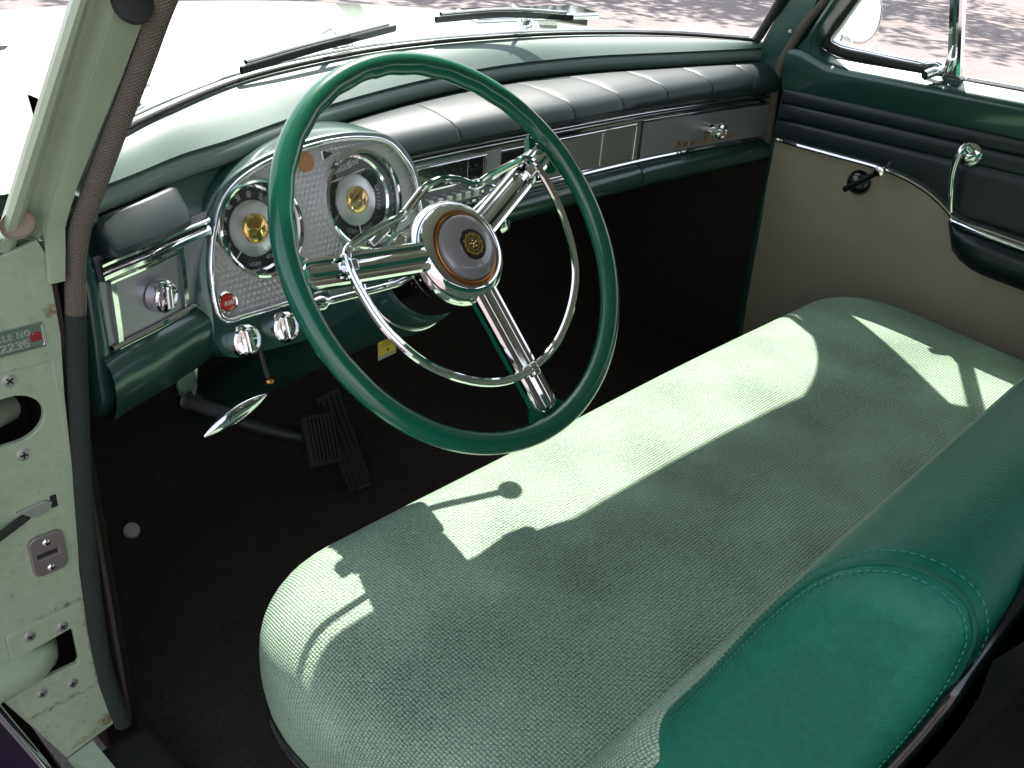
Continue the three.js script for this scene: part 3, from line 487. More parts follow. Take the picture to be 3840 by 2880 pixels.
// ---------------------------------------------------------------- instrument cluster
{
  const cl = thing('instrument_cluster', 'engine turned silver instrument cluster with two round dials', 'instrument cluster');
  basis(cl, V(-0.505, 0.985, -0.2776), V(0.9972, 0, -0.0752).normalize(), V(-0.0211, 0.9598, -0.2798).normalize(), V(0.0722, 0.2806, 0.9571).normalize());
  cl.updateMatrixWorld(true);
  const inv = cl.matrixWorld.clone().invert(), toL = v => v.clone().applyMatrix4(inv);
  const smoothPts = (p, n) => { const c = new THREE.CatmullRomCurve3(p.map(q => V(q[0], q[1], 0)), true, 'centripetal'); return c.getSpacedPoints(n).slice(0, n).map(q => [q.x, q.y]); };
  const P = smoothPts([[-0.062, -0.092], [-0.0695, -0.083], [-0.0675, -0.042], [-0.0595, -0.013], [-0.0495, 0.0085], [-0.0315, 0.0345], [-0.0075, 0.0515], [0.036, 0.0660], [0.081, 0.0725], [0.130, 0.0757], [0.182, 0.0722], [0.225, 0.0605], [0.246, 0.038], [0.257, 0.0186], [0.2605, -0.03], [0.259, -0.07], [0.255, -0.093], [0.24, -0.0985], [0.15, -0.098], [0.04, -0.0955], [-0.04, -0.0935]], 120);
  const F = smoothPts([[-0.068, -0.133], [-0.081, -0.117], [-0.0765, -0.075], [-0.074, -0.042], [-0.066, -0.013], [-0.056, 0.011], [-0.0375, 0.0395], [-0.0115, 0.0575], [0.034, 0.0720], [0.080, 0.0790], [0.130, 0.0820], [0.184, 0.0785], [0.230, 0.066], [0.254, 0.042], [0.265, 0.0186], [0.269, -0.03], [0.268, -0.09], [0.264, -0.135], [0.25, -0.146], [0.15, -0.1465], [0.02, -0.1432], [-0.03, -0.138]], 160);
  // housing: face edge, rounded shoulder, then flaring back into the dash
  const lower = y => smooth((-0.06 - y) / 0.06);
  const cen = [0.09, -0.01];
  const ring = (k, z, up = 0) => F.map(([x, y]) => { const a = 1 + k * (1 - 0.85 * lower(y)); let X = cen[0] + (x - cen[0]) * a - 0.034 * smooth((0.02 - x) / 0.08) * Math.min(1, -z / 0.06) * (1 - lower(y)), Y = cen[1] + (y - cen[1]) * (1 + (a - 1) * (y > 0 ? 1.15 : 0.3)); return V(X, Y + up * smooth(y / 0.06), z * (1)); });
  const hr = [ring(-0.0, 0.0), ring(0.012, -0.0012), ring(0.022, -0.005, 0.0), ring(0.035, -0.014, 0.002), ring(0.05, -0.032, 0.005), ring(0.07, -0.055, 0.009), ring(0.09, -0.09, 0.013)];
  part('housing', grid(hr, { closeV: true, crease: 0.9 }), M.paint, cl, 'painted hump around the dials');
  const face = shapeOf(F); face.holes.push(shapeOf(P));
  part('face', (() => { const g = new THREE.ShapeGeometry(face, 4); g.translate(0, 0, 0.0002); return g; })(), M.paint, cl);
  const ps = shapeOf(P); for (const [x, y, r] of [[0.0095, -0.0035, 0.0525], [0.166, -0.001, 0.057]]) { const h = new THREE.Path(); h.absarc(x, y, r, 0, 2 * Math.PI, true); ps.holes.push(h); }
  part('turned_plate', (() => { const g = new THREE.ShapeGeometry(ps, 40); g.translate(0, 0, -0.004); return g; })(), M.plate, cl);
  part('plate_trim', grid(P.map((p, i) => { const q = P[(i + 1) % P.length], o = P[(i + P.length - 1) % P.length], t = V(q[0] - o[0], q[1] - o[1], 0).normalize(), nn = V(t.y, -t.x, 0); return [[-0.0035, -0.004], [-0.003, 0.001], [-0.0012, 0.0032], [0.0012, 0.0036], [0.003, 0.0022], [0.0034, -0.002]].map(([d, z]) => V(p[0], p[1], z).addScaledVector(nn, d)); }), { closeU: true, crease: 0.9 }), M.chrome, cl);
  const dialTex = draw => canvasTex(1024, 1024, (c, w) => { c.fillStyle = '#171c1c'; c.fillRect(0, 0, w, w); c.translate(512, 512); c.textAlign = 'center'; c.textBaseline = 'middle'; draw(c); });
  const disc = (r, z, map, rough) => { const g = new THREE.CircleGeometry(r, 64); g.translate(0, 0, z); return g; };
  const gauge = (name, x, y, r, tex, label, needles) => {
    const b = part(name, lathe([[r + 0.0005, -0.004], [r + 0.001, 0.004], [r - 0.0005, 0.0085], [r - 0.003, 0.0095], [r - 0.0055, 0.0085], [r - 0.0065, 0.004], [r - 0.007, -0.010], [r - 0.0095, -0.0125]], 72), M.chrome, cl, label);
    b.position.set(x, y, -0.004);
    part('dial', disc(r - 0.007, -0.0125), phys({ map: tex, roughness: 0.5 }), b);
    part('center_ring', lathe([[0.0325, -0.0122], [0.032, -0.0105], [0.029, -0.0095], [0.017, -0.0085], [0.0165, -0.010]], 64), M.silver, b);
    part('boss', lathe([[0.0172, -0.010], [0.0172, -0.006], [0.0162, -0.0045], [0.013, -0.003], [0.0007, 0.0022], [0, 0.0022]], 56), M.gold, b);
    for (const [a, l0, l1] of needles) { const nd = part('needle', at(rbox(l1 - l0, 0.0014, 0.001, 0.0004), (l0 + l1) / 2, 0, 0), std({ color: C(0.75, 0.75, 0.72), roughness: 0.4 }), b); nd.position.set(0, 0, -0.0105); nd.rotation.z = a; }
    part('lens', (() => { const g = lathe([[r - 0.0062, 0.003], [r * 0.6, 0.0034], [0, 0.0036]], 56); return g; })(), M.lens, b);
    return b;
  };
  gauge('speedometer', 0.0095, -0.0035, 0.0565, dialTex(c => {
    c.fillStyle = '#c9cbc6'; c.font = '104px sans-serif';
    for (let i = 0; i <= 11; i++) {
      const a = (222 - i * 23.2) * Math.PI / 180; c.save(); c.translate(398 * Math.cos(a), -398 * Math.sin(a)); c.rotate(Math.PI / 2 - a); c.scale(0.52, 1); c.fillText(String(i * 10), 0, 0); c.restore();
      for (let k = 0; k < 2; k++) { const q = a - k * 11.6 * Math.PI / 180; if (i === 11 && k) continue; c.beginPath(); c.arc(476 * Math.cos(q), -476 * Math.sin(q), k ? 4 : 7, 0, 7); c.fill(); }
    }
    c.font = '64px sans-serif'; c.save(); c.rotate(0.12); c.fillText('14589', -40, 420); c.fillText('471', 190, 350); c.restore(); c.font = '40px sans-serif'; c.fillText('M.P.H.', 0, 480);
  }), 'speedometer marked from 0 to 110', [[(222) * Math.PI / 180, 0.024, 0.049]]);
  gauge('temperature_gauge', 0.166, -0.001, 0.062, dialTex(c => {
    c.fillStyle = '#b9bcb8'; c.font = '64px sans-serif';
    const arc = (t, r, a0, da, sx = 0.62) => [...t].forEach((ch, i) => { const a = a0 + i * da; c.save(); c.translate(r * Math.cos(a), r * Math.sin(a)); c.rotate(a - Math.PI / 2); c.scale(sx, 1); c.fillText(ch, 0, 0); c.restore(); });
    arc('TEMPERATURE', 370, 2.12, -0.105); arc('COLD', 452, 2.32, -0.10); arc('HOT', 452, 1.12, -0.10);
    c.fillRect(-6, 300, 12, 170); c.fillRect(0, 456, 120, 10);
    c.save(); c.rotate(-0.12); c.fillRect(-420, -300, 700, 16); c.fillRect(-330, -372, 420, 7); c.fillRect(-300, -410, 7, 70); c.fillRect(60, -440, 7, 70); c.font = 'italic 92px serif'; c.fillText('Gasoline', 30, -410); c.restore();
    arc('BATTERY', 380, 0.45, -0.12); arc('OIL', 400, -2.7, 0.12);
  }), 'temperature dial beside the wheel hub', [[-1.64, 0.03, 0.052], [3.1, 0.026, 0.034]]);
  starKnob(cl, 'ignition_knob', 0.0185, 'left chrome knob under the dials').position.set(-0.0502, -0.1182, 0.0005);
  starKnob(cl, 'wiper_knob', 0.0185, 'right chrome knob under the dials').position.set(0.0043, -0.1188, 0.0005);
  const rl = part('warning_light', lathe([[0.0125, -0.004], [0.0128, 0.002], [0.0112, 0.0038], [0.0098, 0.003]], 36), M.chrome, cl, 'round red warning light'); rl.position.set(-0.0545, -0.0729, -0.003);
  part('red_lens', lathe([[0.0099, 0.001], [0.0088, 0.004], [0.005, 0.0056], [0, 0.006]], 30), M.red, rl);
  { const font = await new FontLoader().loadAsync('fonts/droid/droid_sans_bold.typeface.json'); const g = new TextGeometry('AMP', { font, size: 0.0048, depth: 0.0014, curveSegments: 3, bevelEnabled: false }); g.center(); g.translate(0, 0, 0.0057); part('letters', g, std({ color: C(0.6, 0.45, 0.42), roughness: 0.5 }), rl); }
  const bl = part('beam_light', lathe([[0.0118, -0.004], [0.0112, 0.001], [0.008, 0.0028], [0, 0.0036]], 30), phys({ color: C(0.5, 0.22, 0.1), roughness: 0.35, bumpMap: grainBump, bumpScale: 0.0006 }), cl, 'rust coloured round lamp at the top of the cluster'); bl.position.set(0.0935, 0.057, -0.004);
  for (const [x, s, y] of [[0.1195, 1, 0.0605], [0.066, -1, 0.054]]) {
    const g = extr(shapeOf([[0, 0.0055], [0, -0.0055], [s * 0.016, 0.0005]].sort(() => 0)), 0.001, 0);
    const ar = part('turn_arrow', g, M.steelDark, cl); ar.position.set(x, y, -0.0039);
    part('arrow_edge', at(rbox(0.0022, 0.012, 0.003, 0.0006), -s * 0.0016, 0, 0.0012), M.chrome, ar);
  }
}

// ---------------------------------------------------------------- steering wheel and column
const WT = 0.6481, WC = V(-0.3967, 1.0058, -0.0469);
const wheelBasis = o => basis(o, WC, V(1, 0, 0), V(0, Math.cos(WT), -Math.sin(WT)), V(0, Math.sin(WT), Math.cos(WT)));
{
  const sw = thing('steering_wheel', 'green plastic steering wheel with chrome spokes and horn ring', 'steering wheel'); wheelBasis(sw); sw.scale.setScalar(0.9607);
  const R = 0.2165, rim = [];
  for (let i = 0; i < 220; i++) {
    const th = i / 220 * 2 * Math.PI, row = [], deg = th * 180 / Math.PI;
    const inGrip = d => Math.abs(((deg - d + 540) % 360) - 180) < 34;
    const grip = inGrip(63) || inGrip(137) ? 0.5 + 0.5 * Math.cos((deg - 63) * Math.PI / 5.6) : 0;
    for (let j = 0; j < 20; j++) {
      const ph = j / 20 * 2 * Math.PI, inner = Math.max(0, -Math.cos(ph));
      const rr = 0.0122 + 0.0013 * grip * inner * inner, q = R + rr * Math.cos(ph);
      row.push(V(q * Math.cos(th), q * Math.sin(th), rr * 0.96 * Math.sin(ph)));
    }
    rim.push(row);
  }
  part('rim', grid(rim, { closeU: true, closeV: true, crease: 1.2 }), M.wheel, sw);
  for (const [deg, label] of [[174.5, 'left spoke'], [25.5, 'upper right spoke'], [-81.5, 'lower spoke']]) {
    const a = deg * Math.PI / 180, g = new THREE.Group(); // ribbed chrome bar on a green backing
    const prof = [[-0.0165, -0.004], [-0.0165, 0.001], [-0.0145, 0.0045], [-0.011, 0.0055], [-0.0085, 0.0045], [-0.0075, 0.002], [-0.006, 0.0045], [-0.002, 0.0068], [0.002, 0.0068], [0.006, 0.0045], [0.0075, 0.002], [0.0085, 0.0045], [0.011, 0.0055], [0.0145, 0.0045], [0.0165, 0.001], [0.0165, -0.004]];
    const rows = [0.048, 0.06, 0.09, 0.12, 0.145, 0.165, 0.18, 0.192, 0.1975, 0.2005].map((r, i) => { const w = i > 7 ? (i === 8 ? 0.86 : 0.55) : 1 - 0.06 * (i / 8), z = -0.008 + 0.002 * Math.sin(i); return prof.map(([s, h]) => V(r, s * w, -0.007 + h * (i > 8 ? 0.4 : 1))); });
    const sp = part('spoke', grid(rows, { crease: 0.5 }), M.chrome, sw, label + ' in ribbed chrome'); sp.rotation.z = a;
    const br = [0.05, 0.1, 0.15, 0.19, 0.205].map((r, i) => { const w = 0.0158 + (i === 4 ? 0.012 : 0), t = 0.016; return [[-w, -0.011], [-w, -0.020], [-w * 0.7, -0.026], [w * 0.7, -0.026], [w, -0.020], [w, -0.011]].map(([s, h]) => V(r, s, h + 0.002)); });
    part('spoke_backing', grid(br, { closeV: true, crease: 0.6 }), M.wheel, sp);
    const cl = part('ring_clamp', at(rbox(0.016, 0.012, 0.012, 0.003), 0.152, 0, 0.002), M.chrome, sp);
  }
  part('hub', lathe([[0.050, -0.085], [0.053, -0.082], [0.055, -0.06], [0.0565, -0.035], [0.0585, -0.031], [0.0605, -0.024], [0.0608, -0.016], [0.0585, -0.008], [0.053, -0.0015], [0.047, 0.0018], [0.0435, 0.0022], [0.042, 0.0005], [0.0405, -0.002]], 72), M.chrome, sw);
  part('hub_step', lathe([[0.0412, -0.003], [0.0408, 0.0005], [0.0396, 0.0026], [0.0383, 0.0028], [0.0372, 0.001]], 64), M.copper, sw, 'copper ring around the horn button');
  part('horn_button', lathe([[0.0373, 0.002], [0.0365, 0.0062], [0.033, 0.0092], [0.024, 0.0125], [0.016, 0.0140]], 64), phys({ color: C(0.22, 0.21, 0.22), roughness: 0.4, clearcoat: 1, clearcoatRoughness: 0.08, metalness: 0.2 }), sw);
  const em = part('emblem', lathe([[0.0178, 0.0134], [0.0170, 0.0146], [0.010, 0.0152], [0, 0.0153]], 48), phys({ color: C(0.008, 0.008, 0.012), roughness: 0.12, clearcoat: 1 }), sw, 'black medallion with a raised gold seal');
  { // raised seal: scalloped edge, inner ring and rays
    const n = 48, s = new THREE.Shape(); for (let i = 0; i <= n; i++) { const a = i / n * 2 * Math.PI, r = 0.0128 + 0.0007 * Math.cos(a * 12); i ? s.lineTo(r * Math.cos(a), r * Math.sin(a)) : s.moveTo(r, 0); }
    const h = new THREE.Path(); h.absarc(0, 0, 0.0098, 0, 2 * Math.PI, true); s.holes.push(h);
    const gs = [extr(s, 0.0007, 0.0002, 24)], in2 = new THREE.Shape(); in2.absarc(0, 0, 0.0078, 0, 2 * Math.PI); const h2 = new THREE.Path(); h2.absarc(0, 0, 0.0066, 0, 2 * Math.PI, true); in2.holes.push(h2); gs.push(extr(in2, 0.0006, 0.0002, 24));
    for (let i = 0; i < 5; i++) { const a = i * 1.2566 + 0.4; gs.push(at(new THREE.SphereGeometry(0.0014, 10, 8), 0.0038 * Math.cos(a), 0.0038 * Math.sin(a), 0.0006)); }
    gs.push(at(new THREE.SphereGeometry(0.0019, 12, 8), 0, 0, 0.0005));
    for (let i = 0; i < 10; i++) { const a = i * 0.628; gs.push(at(rbox(0.0016, 0.0006, 0.0008, 0.0002), 0.0088 * Math.cos(a), 0.0088 * Math.sin(a), 0.0005, 0, 0, 0)); }
    const g = merge(gs); g.translate(0, 0, 0.0149); part('seal', g, M.gold, em);
  }
  const ring = [[0.1472, 0.0764], [0.1603, 0.0266], [0.1504, -0.049], [0.1246, -0.0901], [0.0748, -0.1305], [0.0226, -0.1488], [-0.0287, -0.1490], [-0.0751, -0.1312], [-0.1181, -0.0963], [-0.1437, -0.0523], [-0.1533, -0.0107], [-0.1545, 0.0134], [-0.1500, 0.0279], [-0.1339, 0.0356], [-0.0944, 0.0449], [-0.0669, 0.0506], [-0.0493, 0.0602], [-0.0229, 0.0739], [0.0039, 0.0785], [0.0257, 0.0736], [0.0449, 0.0647], [0.074, 0.071], [0.1154, 0.0788], [0.136, 0.0815]];
  part('horn_ring', grid(crv(ring.map(p => V(p[0], p[1], 0.004)), true).getSpacedPoints(260).slice(0, 260).map((p, i, A) => { const t = A[(i + 1) % 260].clone().sub(A[(i + 259) % 260]).normalize(), nn = V(t.y, -t.x, 0); return [[-0.0048, 0], [-0.004, 0.003], [-0.0022, 0.0044], [0, 0.0030], [0.0022, 0.0044], [0.004, 0.003], [0.0048, 0], [0.003, -0.0035], [-0.003, -0.0035]].map(([d, z]) => p.clone().addScaledVector(nn, d).add(V(0, 0, z))); }), { closeU: true, closeV: true, crease: 0.6 }), M.chrome, sw);

  const col = thing('steering_column', 'dark green steering column under the wheel with chrome lever', 'steering column'); wheelBasis(col); col.scale.setScalar(0.9607);
  part('jacket', lathe([[0.0485, -0.086], [0.056, -0.088], [0.0575, -0.095], [0.0575, -0.118], [0.0555, -0.12], [0.0555, -0.124], [0.0585, -0.126], [0.0585, -0.15], [0.053, -0.154], [0.05, -0.165], [0.046, -0.25], [0.04, -0.42], [0.04, -0.78]], 56), M.paint, col);
  part('collar', lathe([[0.0578, -0.1195], [0.0592, -0.121], [0.0592, -0.1235], [0.0578, -0.125]], 56), M.chromeSoft, col);
  const inv = col.matrixWorld; col.updateMatrixWorld(true); const L = v => v.applyMatrix4(col.matrixWorld.clone().invert());
  part('signal_lever', taper([L(V(-0.425, 0.9645, -0.092)), L(V(-0.47, 0.966, -0.09)), L(V(-0.535, 0.9685, -0.09)), L(V(-0.552, 0.969, -0.09)), L(V(-0.585, 0.971, -0.09))], t => t < 0.72 ? 0.0042 : t < 0.78 ? lerp(0.0042, 0.0085, (t - 0.72) / 0.06) : lerp(0.0085, 0.003, (t - 0.78) / 0.22), 50, 14), M.chrome, col);
  part('lever_boss', at(rbox(0.02, 0.022, 0.018, 0.005), ...L(V(-0.43, 0.966, -0.094)).toArray()), M.chromeSoft, col);
  // selector housing, upper left of the hub
  part('selector_housing', (() => { const g = new THREE.CapsuleGeometry(0.010, 0.03, 6, 16); g.rotateZ(1.15); return at(g, -0.026, 0.050, -0.098); })(), M.chromeSoft, col);
  part('selector_window', at(rbox(0.036, 0.010, 0.008, 0.003), -0.034, 0.056, -0.090, 0, 0, 0.45), M.chrome, col);
  part('shift_lever', taper([L(V(-0.360, 0.945, -0.150)), L(V(-0.31, 0.972, -0.158)), L(V(-0.245, 1.005, -0.160)), L(V(-0.185, 1.033, -0.160))], t => 0.0052, 30, 12), M.chrome, col);
  part('shift_knob', at(new THREE.SphereGeometry(0.0155, 20, 14), ...L(V(-0.181, 1.035, -0.1600)).toArray()), M.wheel, col);
}

// ---------------------------------------------------------------- under the dash
{
  const pb = thing('parking_brake_handle', 'chrome parking brake handle hanging below the left of the dash', 'brake handle');
  const s = new THREE.Shape(); s.moveTo(-0.019, 0.02); s.lineTo(0.019, 0.02); s.quadraticCurveTo(0.021, -0.012, 0.004, -0.026); s.quadraticCurveTo(-0.016, -0.018, -0.019, 0.02);
  const br = part('bracket', at(extr(s, 0.004, 0.0015), 0, 0, 0, 0, 0.35, 0), M.chrome, pb); br.position.set(-0.616, 0.829, -0.262);
  part('bracket_plate', at(extr(rshape(-0.014, -0.008, 0.014, 0.017, 0.004), 0.0012, 0), 0, 0, 0.0056, 0, 0.35, 0), M.paint, br);
  const a = V(-0.622, 0.812, -0.262), b = V(-0.596, 0.8085, -0.192);
  part('rod', taper([a, a.clone().lerp(b, 0.5), b], t => t < 0.12 ? 0.0105 : 0.0085, 20, 14), M.steelDark, pb);
  part('ferrule', taper([a.clone().lerp(b, 0.02), a.clone().lerp(b, 0.12)], () => 0.0112, 6, 16), M.chrome, pb);
  const h0 = V(-0.6325, 0.7965, -0.196), h1 = V(-0.553, 0.8205, -0.196), d = h1.clone().sub(h0).normalize();
  const rows = range(0, 1, 30).map(t => { const p = h0.clone().lerp(h1, t), w = 0.0115 * Math.pow(Math.sin(Math.PI * Math.min(0.985, Math.max(0.015, t))), 0.62); const up = V(-d.y, d.x, 0); return Array.from({ length: 18 }, (_, j) => { const q = j / 18 * 2 * Math.PI; return p.clone().addScaledVector(up, Math.cos(q) * w).add(V(0, 0, Math.sin(q) * w * 0.62)); }); });
  rows.unshift(rows[0].map(() => h0.clone())); rows.push(rows[rows.length - 1].map(() => h1.clone()));
  part('grip', grid(rows, { closeV: true, crease: 1 }), M.chrome, pb);
  const hk = thing('pull_knob', 'small brass tipped pull under the instrument cluster', 'pull knob');
  part('cable', taper([[-0.512, 0.835, -0.27], [-0.511, 0.815, -0.265], [-0.509, 0.80, -0.262]], () => 0.0035, 8, 8), M.steelDark, hk);
  part('tip', at(new THREE.SphereGeometry(0.0068, 16, 12).scale(1, 0.8, 1), -0.508, 0.796, -0.261), M.copper, hk);
}
{
  const bp = thing('brake_pedal', 'ribbed black rubber brake pedal on a curved arm', 'pedal');
  const pad = part('pad', (() => { const g = [rbox(0.062, 0.086, 0.016, 0.007, 3)]; for (let i = 0; i < 7; i++) g.push(at(rbox(0.004, 0.07, 0.006, 0.0015), -0.0225 + i * 0.0075, 0, 0.0095)); return merge(g); })(), M.rubber, bp);
  pad.position.set(-0.303, 0.540, -0.45); pad.rotation.set(-0.5, 0.12, -0.16);
  part('arm', taper([[-0.305, 0.535, -0.465], [-0.36, 0.555, -0.50], [-0.43, 0.60, -0.55], [-0.47, 0.70, -0.66], [-0.47, 0.86, -0.74]], () => 0.013, 24, 10), M.steelDark, bp);
  const ap = thing('accelerator_pedal', 'long black ribbed accelerator pedal beside the brake', 'pedal');
  const A = V(-0.240, 0.575, -0.52), B = V(-0.226, 0.412, -0.450), g = [];
  const plate = part('tread', (() => { const l = A.distanceTo(B), q = [rbox(0.05, l, 0.012, 0.005, 2)]; for (let i = 0; i < 4; i++) q.push(at(rbox(0.005, l * 0.9, 0.005, 0.0015), -0.017 + i * 0.0113, 0, 0.007)); return merge(q); })(), M.rubber, ap);
  plate.position.copy(A.clone().add(B).multiplyScalar(0.5)); plate.rotation.set(-Math.atan2(B.z - A.z, A.y - B.y), 0, 0.1);
  part('hinge', at(rbox(0.03, 0.02, 0.02, 0.004), -0.222, 0.41, -0.45), M.steelDark, ap);
  const ds = thing('dimmer_switch', 'small round metal foot switch on the dark carpet', 'foot switch');
  part('button', at(lathe([[0.0125, 0], [0.0125, 0.008], [0.0105, 0.0105], [0, 0.0115]], 24), -0.568, 0.414, -0.582, -1.0, -0.35, 0), M.dimmer, ds);
  part('collar', at(lathe([[0.017, -0.004], [0.016, 0.001], [0.012, 0.002]], 24), -0.568, 0.411, -0.585, -1.25, 0, 0), M.steelDark, ds);
  const tg = thing('paper_tag', 'yellow paper tag hanging under the steering column', 'tag');
  const p = part('card', at(extr((() => { const s = rshape(-0.0185, -0.020, 0.0185, 0.020, 0.0008), h = new THREE.Path(); h.absellipse(0.002, -0.0085, 0.0022, 0.0026, 0, 2 * Math.PI, true); s.holes.push(h); return s; })(), 0.0006, 0, 14), 0, 0, 0), M.yellow, tg);
  p.position.set(-0.2505, 0.7315, -0.35); p.rotation.set(0, 0.1, 0.02);
  const pr = []; for (let i = 0; i < 5; i++) pr.push(at(new THREE.BoxGeometry(0.024 - 0.005 * ((i * 7) % 3), 0.0011, 0.0002), -0.002, 0.0145 - i * 0.0038, 0.0008));
  part('print', merge(pr), std({ color: C(0.16, 0.13, 0.02), roughness: 0.8 }), p);
  part('lower_edge', at(new THREE.BoxGeometry(0.037, 0.0055, 0.0004), 0, -0.0172, 0.0008), std({ color: C(0.32, 0.34, 0.28), roughness: 0.7 }), p);
  part('clip', taper([[-0.2655, 0.7505, -0.349], [-0.272, 0.749, -0.347], [-0.278, 0.746, -0.345]], () => 0.0012, 8, 6), M.copper, tg);
}

// ---------------------------------------------------------------- bench seat
{
  const st = thing('bench_seat', 'wide bench seat in sage green woven cloth with teal vinyl back', 'car seat');
  const hx = 0.678, cx0 = -0.033, hz = 0.275, cz = 0.195, rc = 0.135, top = 0.719, N = [10, 22, 10];
  const outline = d => { // rounded rectangle shrunk by d: same number of points on every ring
    const r = Math.max(0.012, rc - d), X = hx - d - r, Z = hz - d - r, pts = [];
    const corner = (cx, czz, a0) => { for (let i = 0; i <= 12; i++) { const a = a0 + i / 12 * Math.PI / 2; pts.push([cx + r * Math.cos(a), czz + r * Math.sin(a), Math.cos(a), Math.sin(a)]); } };
    corner(X, Z, 0); for (let i = 1; i < 30; i++) pts.push([lerp(X, -X, i / 30), Z + r, 0, 1]);
    corner(-X, Z, Math.PI / 2); for (let i = 1; i < 10; i++) pts.push([-X - r, lerp(Z, -Z, i / 10), -1, 0]);
    corner(-X, -Z, Math.PI); for (let i = 1; i < 30; i++) pts.push([lerp(-X, X, i / 30), -Z - r, 0, -1]);
    corner(X, -Z, 1.5 * Math.PI); for (let i = 1; i < 10; i++) pts.push([X + r, lerp(-Z, Z, i / 10), 1, 0]);
    for (const p of pts) p[0] += cx0; return pts;
  };
  const topY = (x, z) => top - 0.020 * smooth((z - 0.05) / 0.3) - 0.010 * Math.max(0, -(z + 0.02) / 0.08) ** 2 - 0.010 * (Math.abs(x - cx0) / hx) ** 4 + 0.002 * Math.sin(x * 9 + 1) * Math.cos(z * 11);
  const Rf = 0.062, rows = [], info = [];
  for (const d of [0.2749, 0.24, 0.2, 0.16, 0.13, 0.1, 0.08, 0.062]) rows.push([d, 0]);
  for (let i = 1; i <= 9; i++) { const a = i / 9 * Math.PI / 2; rows.push([Rf * (1 - Math.sin(a)), Rf * (1 - Math.cos(a))]); }
  rows.push([0.000, 0.085], [0.004, 0.115], [0.010, 0.135]);
  const G = rows.map(([d, drop]) => outline(d).map(([x, z, nx, nz]) => { const zz = z + cz, v = V(x, topY(x, zz) - drop, zz); v.uvq = [x + nx * drop * 1.1, zz + nz * drop * 1.1]; return v; }));
  part('cushion', grid(G, { closeV: true, crease: 1.2, uv: p => p.uvq }), M.fabric, st, 'sage green woven cushion');
  part('welt', tube(outline(0.009).map(([x, z]) => V(x, topY(x, z + cz) - 0.140, z + cz)), 0.006, { seg: 200, rad: 8, closed: true }), M.gloss, st);
  part('seat_base', grid([outline(0.02).map(([x, z]) => V(x, 0.56, z + cz)), outline(0.035).map(([x, z]) => V(x, 0.43, z + cz))], { closeV: true, crease: 0.9 }), M.black, st);
  // backrest: profile in (y, z), drawn in at the ends
  const prof = smoothP([[0.64, 0.315], [0.70, 0.333], [0.77, 0.360], [0.83, 0.385], [0.92, 0.430], [0.985, 0.455], [1.03, 0.474], [1.065, 0.495], [1.085, 0.522], [1.088, 0.545], [1.078, 0.564], [1.05, 0.568], [0.95, 0.548], [0.80, 0.505], [0.64, 0.455]], 64);
  function smoothP(p, n) { const c = new THREE.CatmullRomCurve3(p.map(q => V(0, q[0], q[1])), true, 'centripetal'); return c.getSpacedPoints(n).slice(0, n).map(q => [q.y, q.z]); }
  const nrm = prof.map((p, i) => { const a = prof[(i + 1) % 64], b = prof[(i + 63) % 64]; const t = V(0, a[0] - b[0], a[1] - b[1]).normalize(); return [t.z, -t.y]; });
  const inset = (x, d) => { const out = prof.map(([y, z], i) => V(x, y + nrm[i][0] * d, z + nrm[i][1] * d)); return out; };
  // pick the sign that shrinks the loop
  const area = r => { let s = 0; for (let i = 0; i < r.length; i++) { const a = r[i], b = r[(i + 1) % r.length]; s += a.y * b.z - b.y * a.z; } return Math.abs(s); };
  const sgn = area(inset(0, 0.01)) < area(inset(0, 0)) ? 1 : -1;
  const HX = 0.684;
  const S = [];
  for (let i = 0; i <= 8; i++) { const a = i / 8 * Math.PI / 2; S.push(inset(-HX + 0.034 * (1 - Math.cos(a)), sgn * 0.024 * (1 - Math.sin(a)))); }
  for (const x of range(-HX + 0.06, HX - 0.06, 24)) S.push(inset(x, 0));
  for (let i = 8; i >= 0; i--) { const a = i / 8 * Math.PI / 2; S.push(inset(HX - 0.034 * (1 - Math.cos(a)), sgn * 0.024 * (1 - Math.sin(a)))); }
  S.push(inset(HX, sgn * 0.024).map(p => V(HX, 0.86, 0.45)));
  const vuv = (p, i, j) => [p.x - 0.03 * Math.max(0, 1 - i / 8), j * 0.0178];
  const capRing = inset(-HX, sgn * 0.024), cap = (() => { const c2 = capRing.map(p => new THREE.Vector2(p.y, p.z)), t = THREE.ShapeUtils.triangulateShape(c2, []), pos = [], uv = []; for (const f of t) { const [a, b, c] = f.map(k => capRing[k]); const o = (b.y - a.y) * (c.z - a.z) - (b.z - a.z) * (c.y - a.y) < 0 ? [a, b, c] : [a, c, b]; for (const p of o) { pos.push(p.x, p.y, p.z); uv.push(p.z, p.y); } } const g = new THREE.BufferGeometry(); g.setAttribute('position', new THREE.Float32BufferAttribute(pos, 3)); g.setAttribute('uv', new THREE.Float32BufferAttribute(uv, 2)); g.setAttribute('normal', new THREE.Float32BufferAttribute(pos.map((_, i) => i % 3 ? 0 : -1), 3)); return g; })();
  part('backrest', merge([grid(S, { closeV: true, crease: 1.0, uv: vuv }), cap]), M.seatVinyl, st, 'teal vinyl seat back seen from above');
  // cloth facing on the lower front, with its welt
  const frontIdx = prof.map((p, i) => i).filter(i => prof[i][0] > 0.655 && prof[i][0] < 0.905 && prof[i][1] < 0.43 && prof[i][1] < 0.32 + (prof[i][0] - 0.64) * 0.5);
  frontIdx.sort((a, b) => prof[a][0] - prof[b][0]);
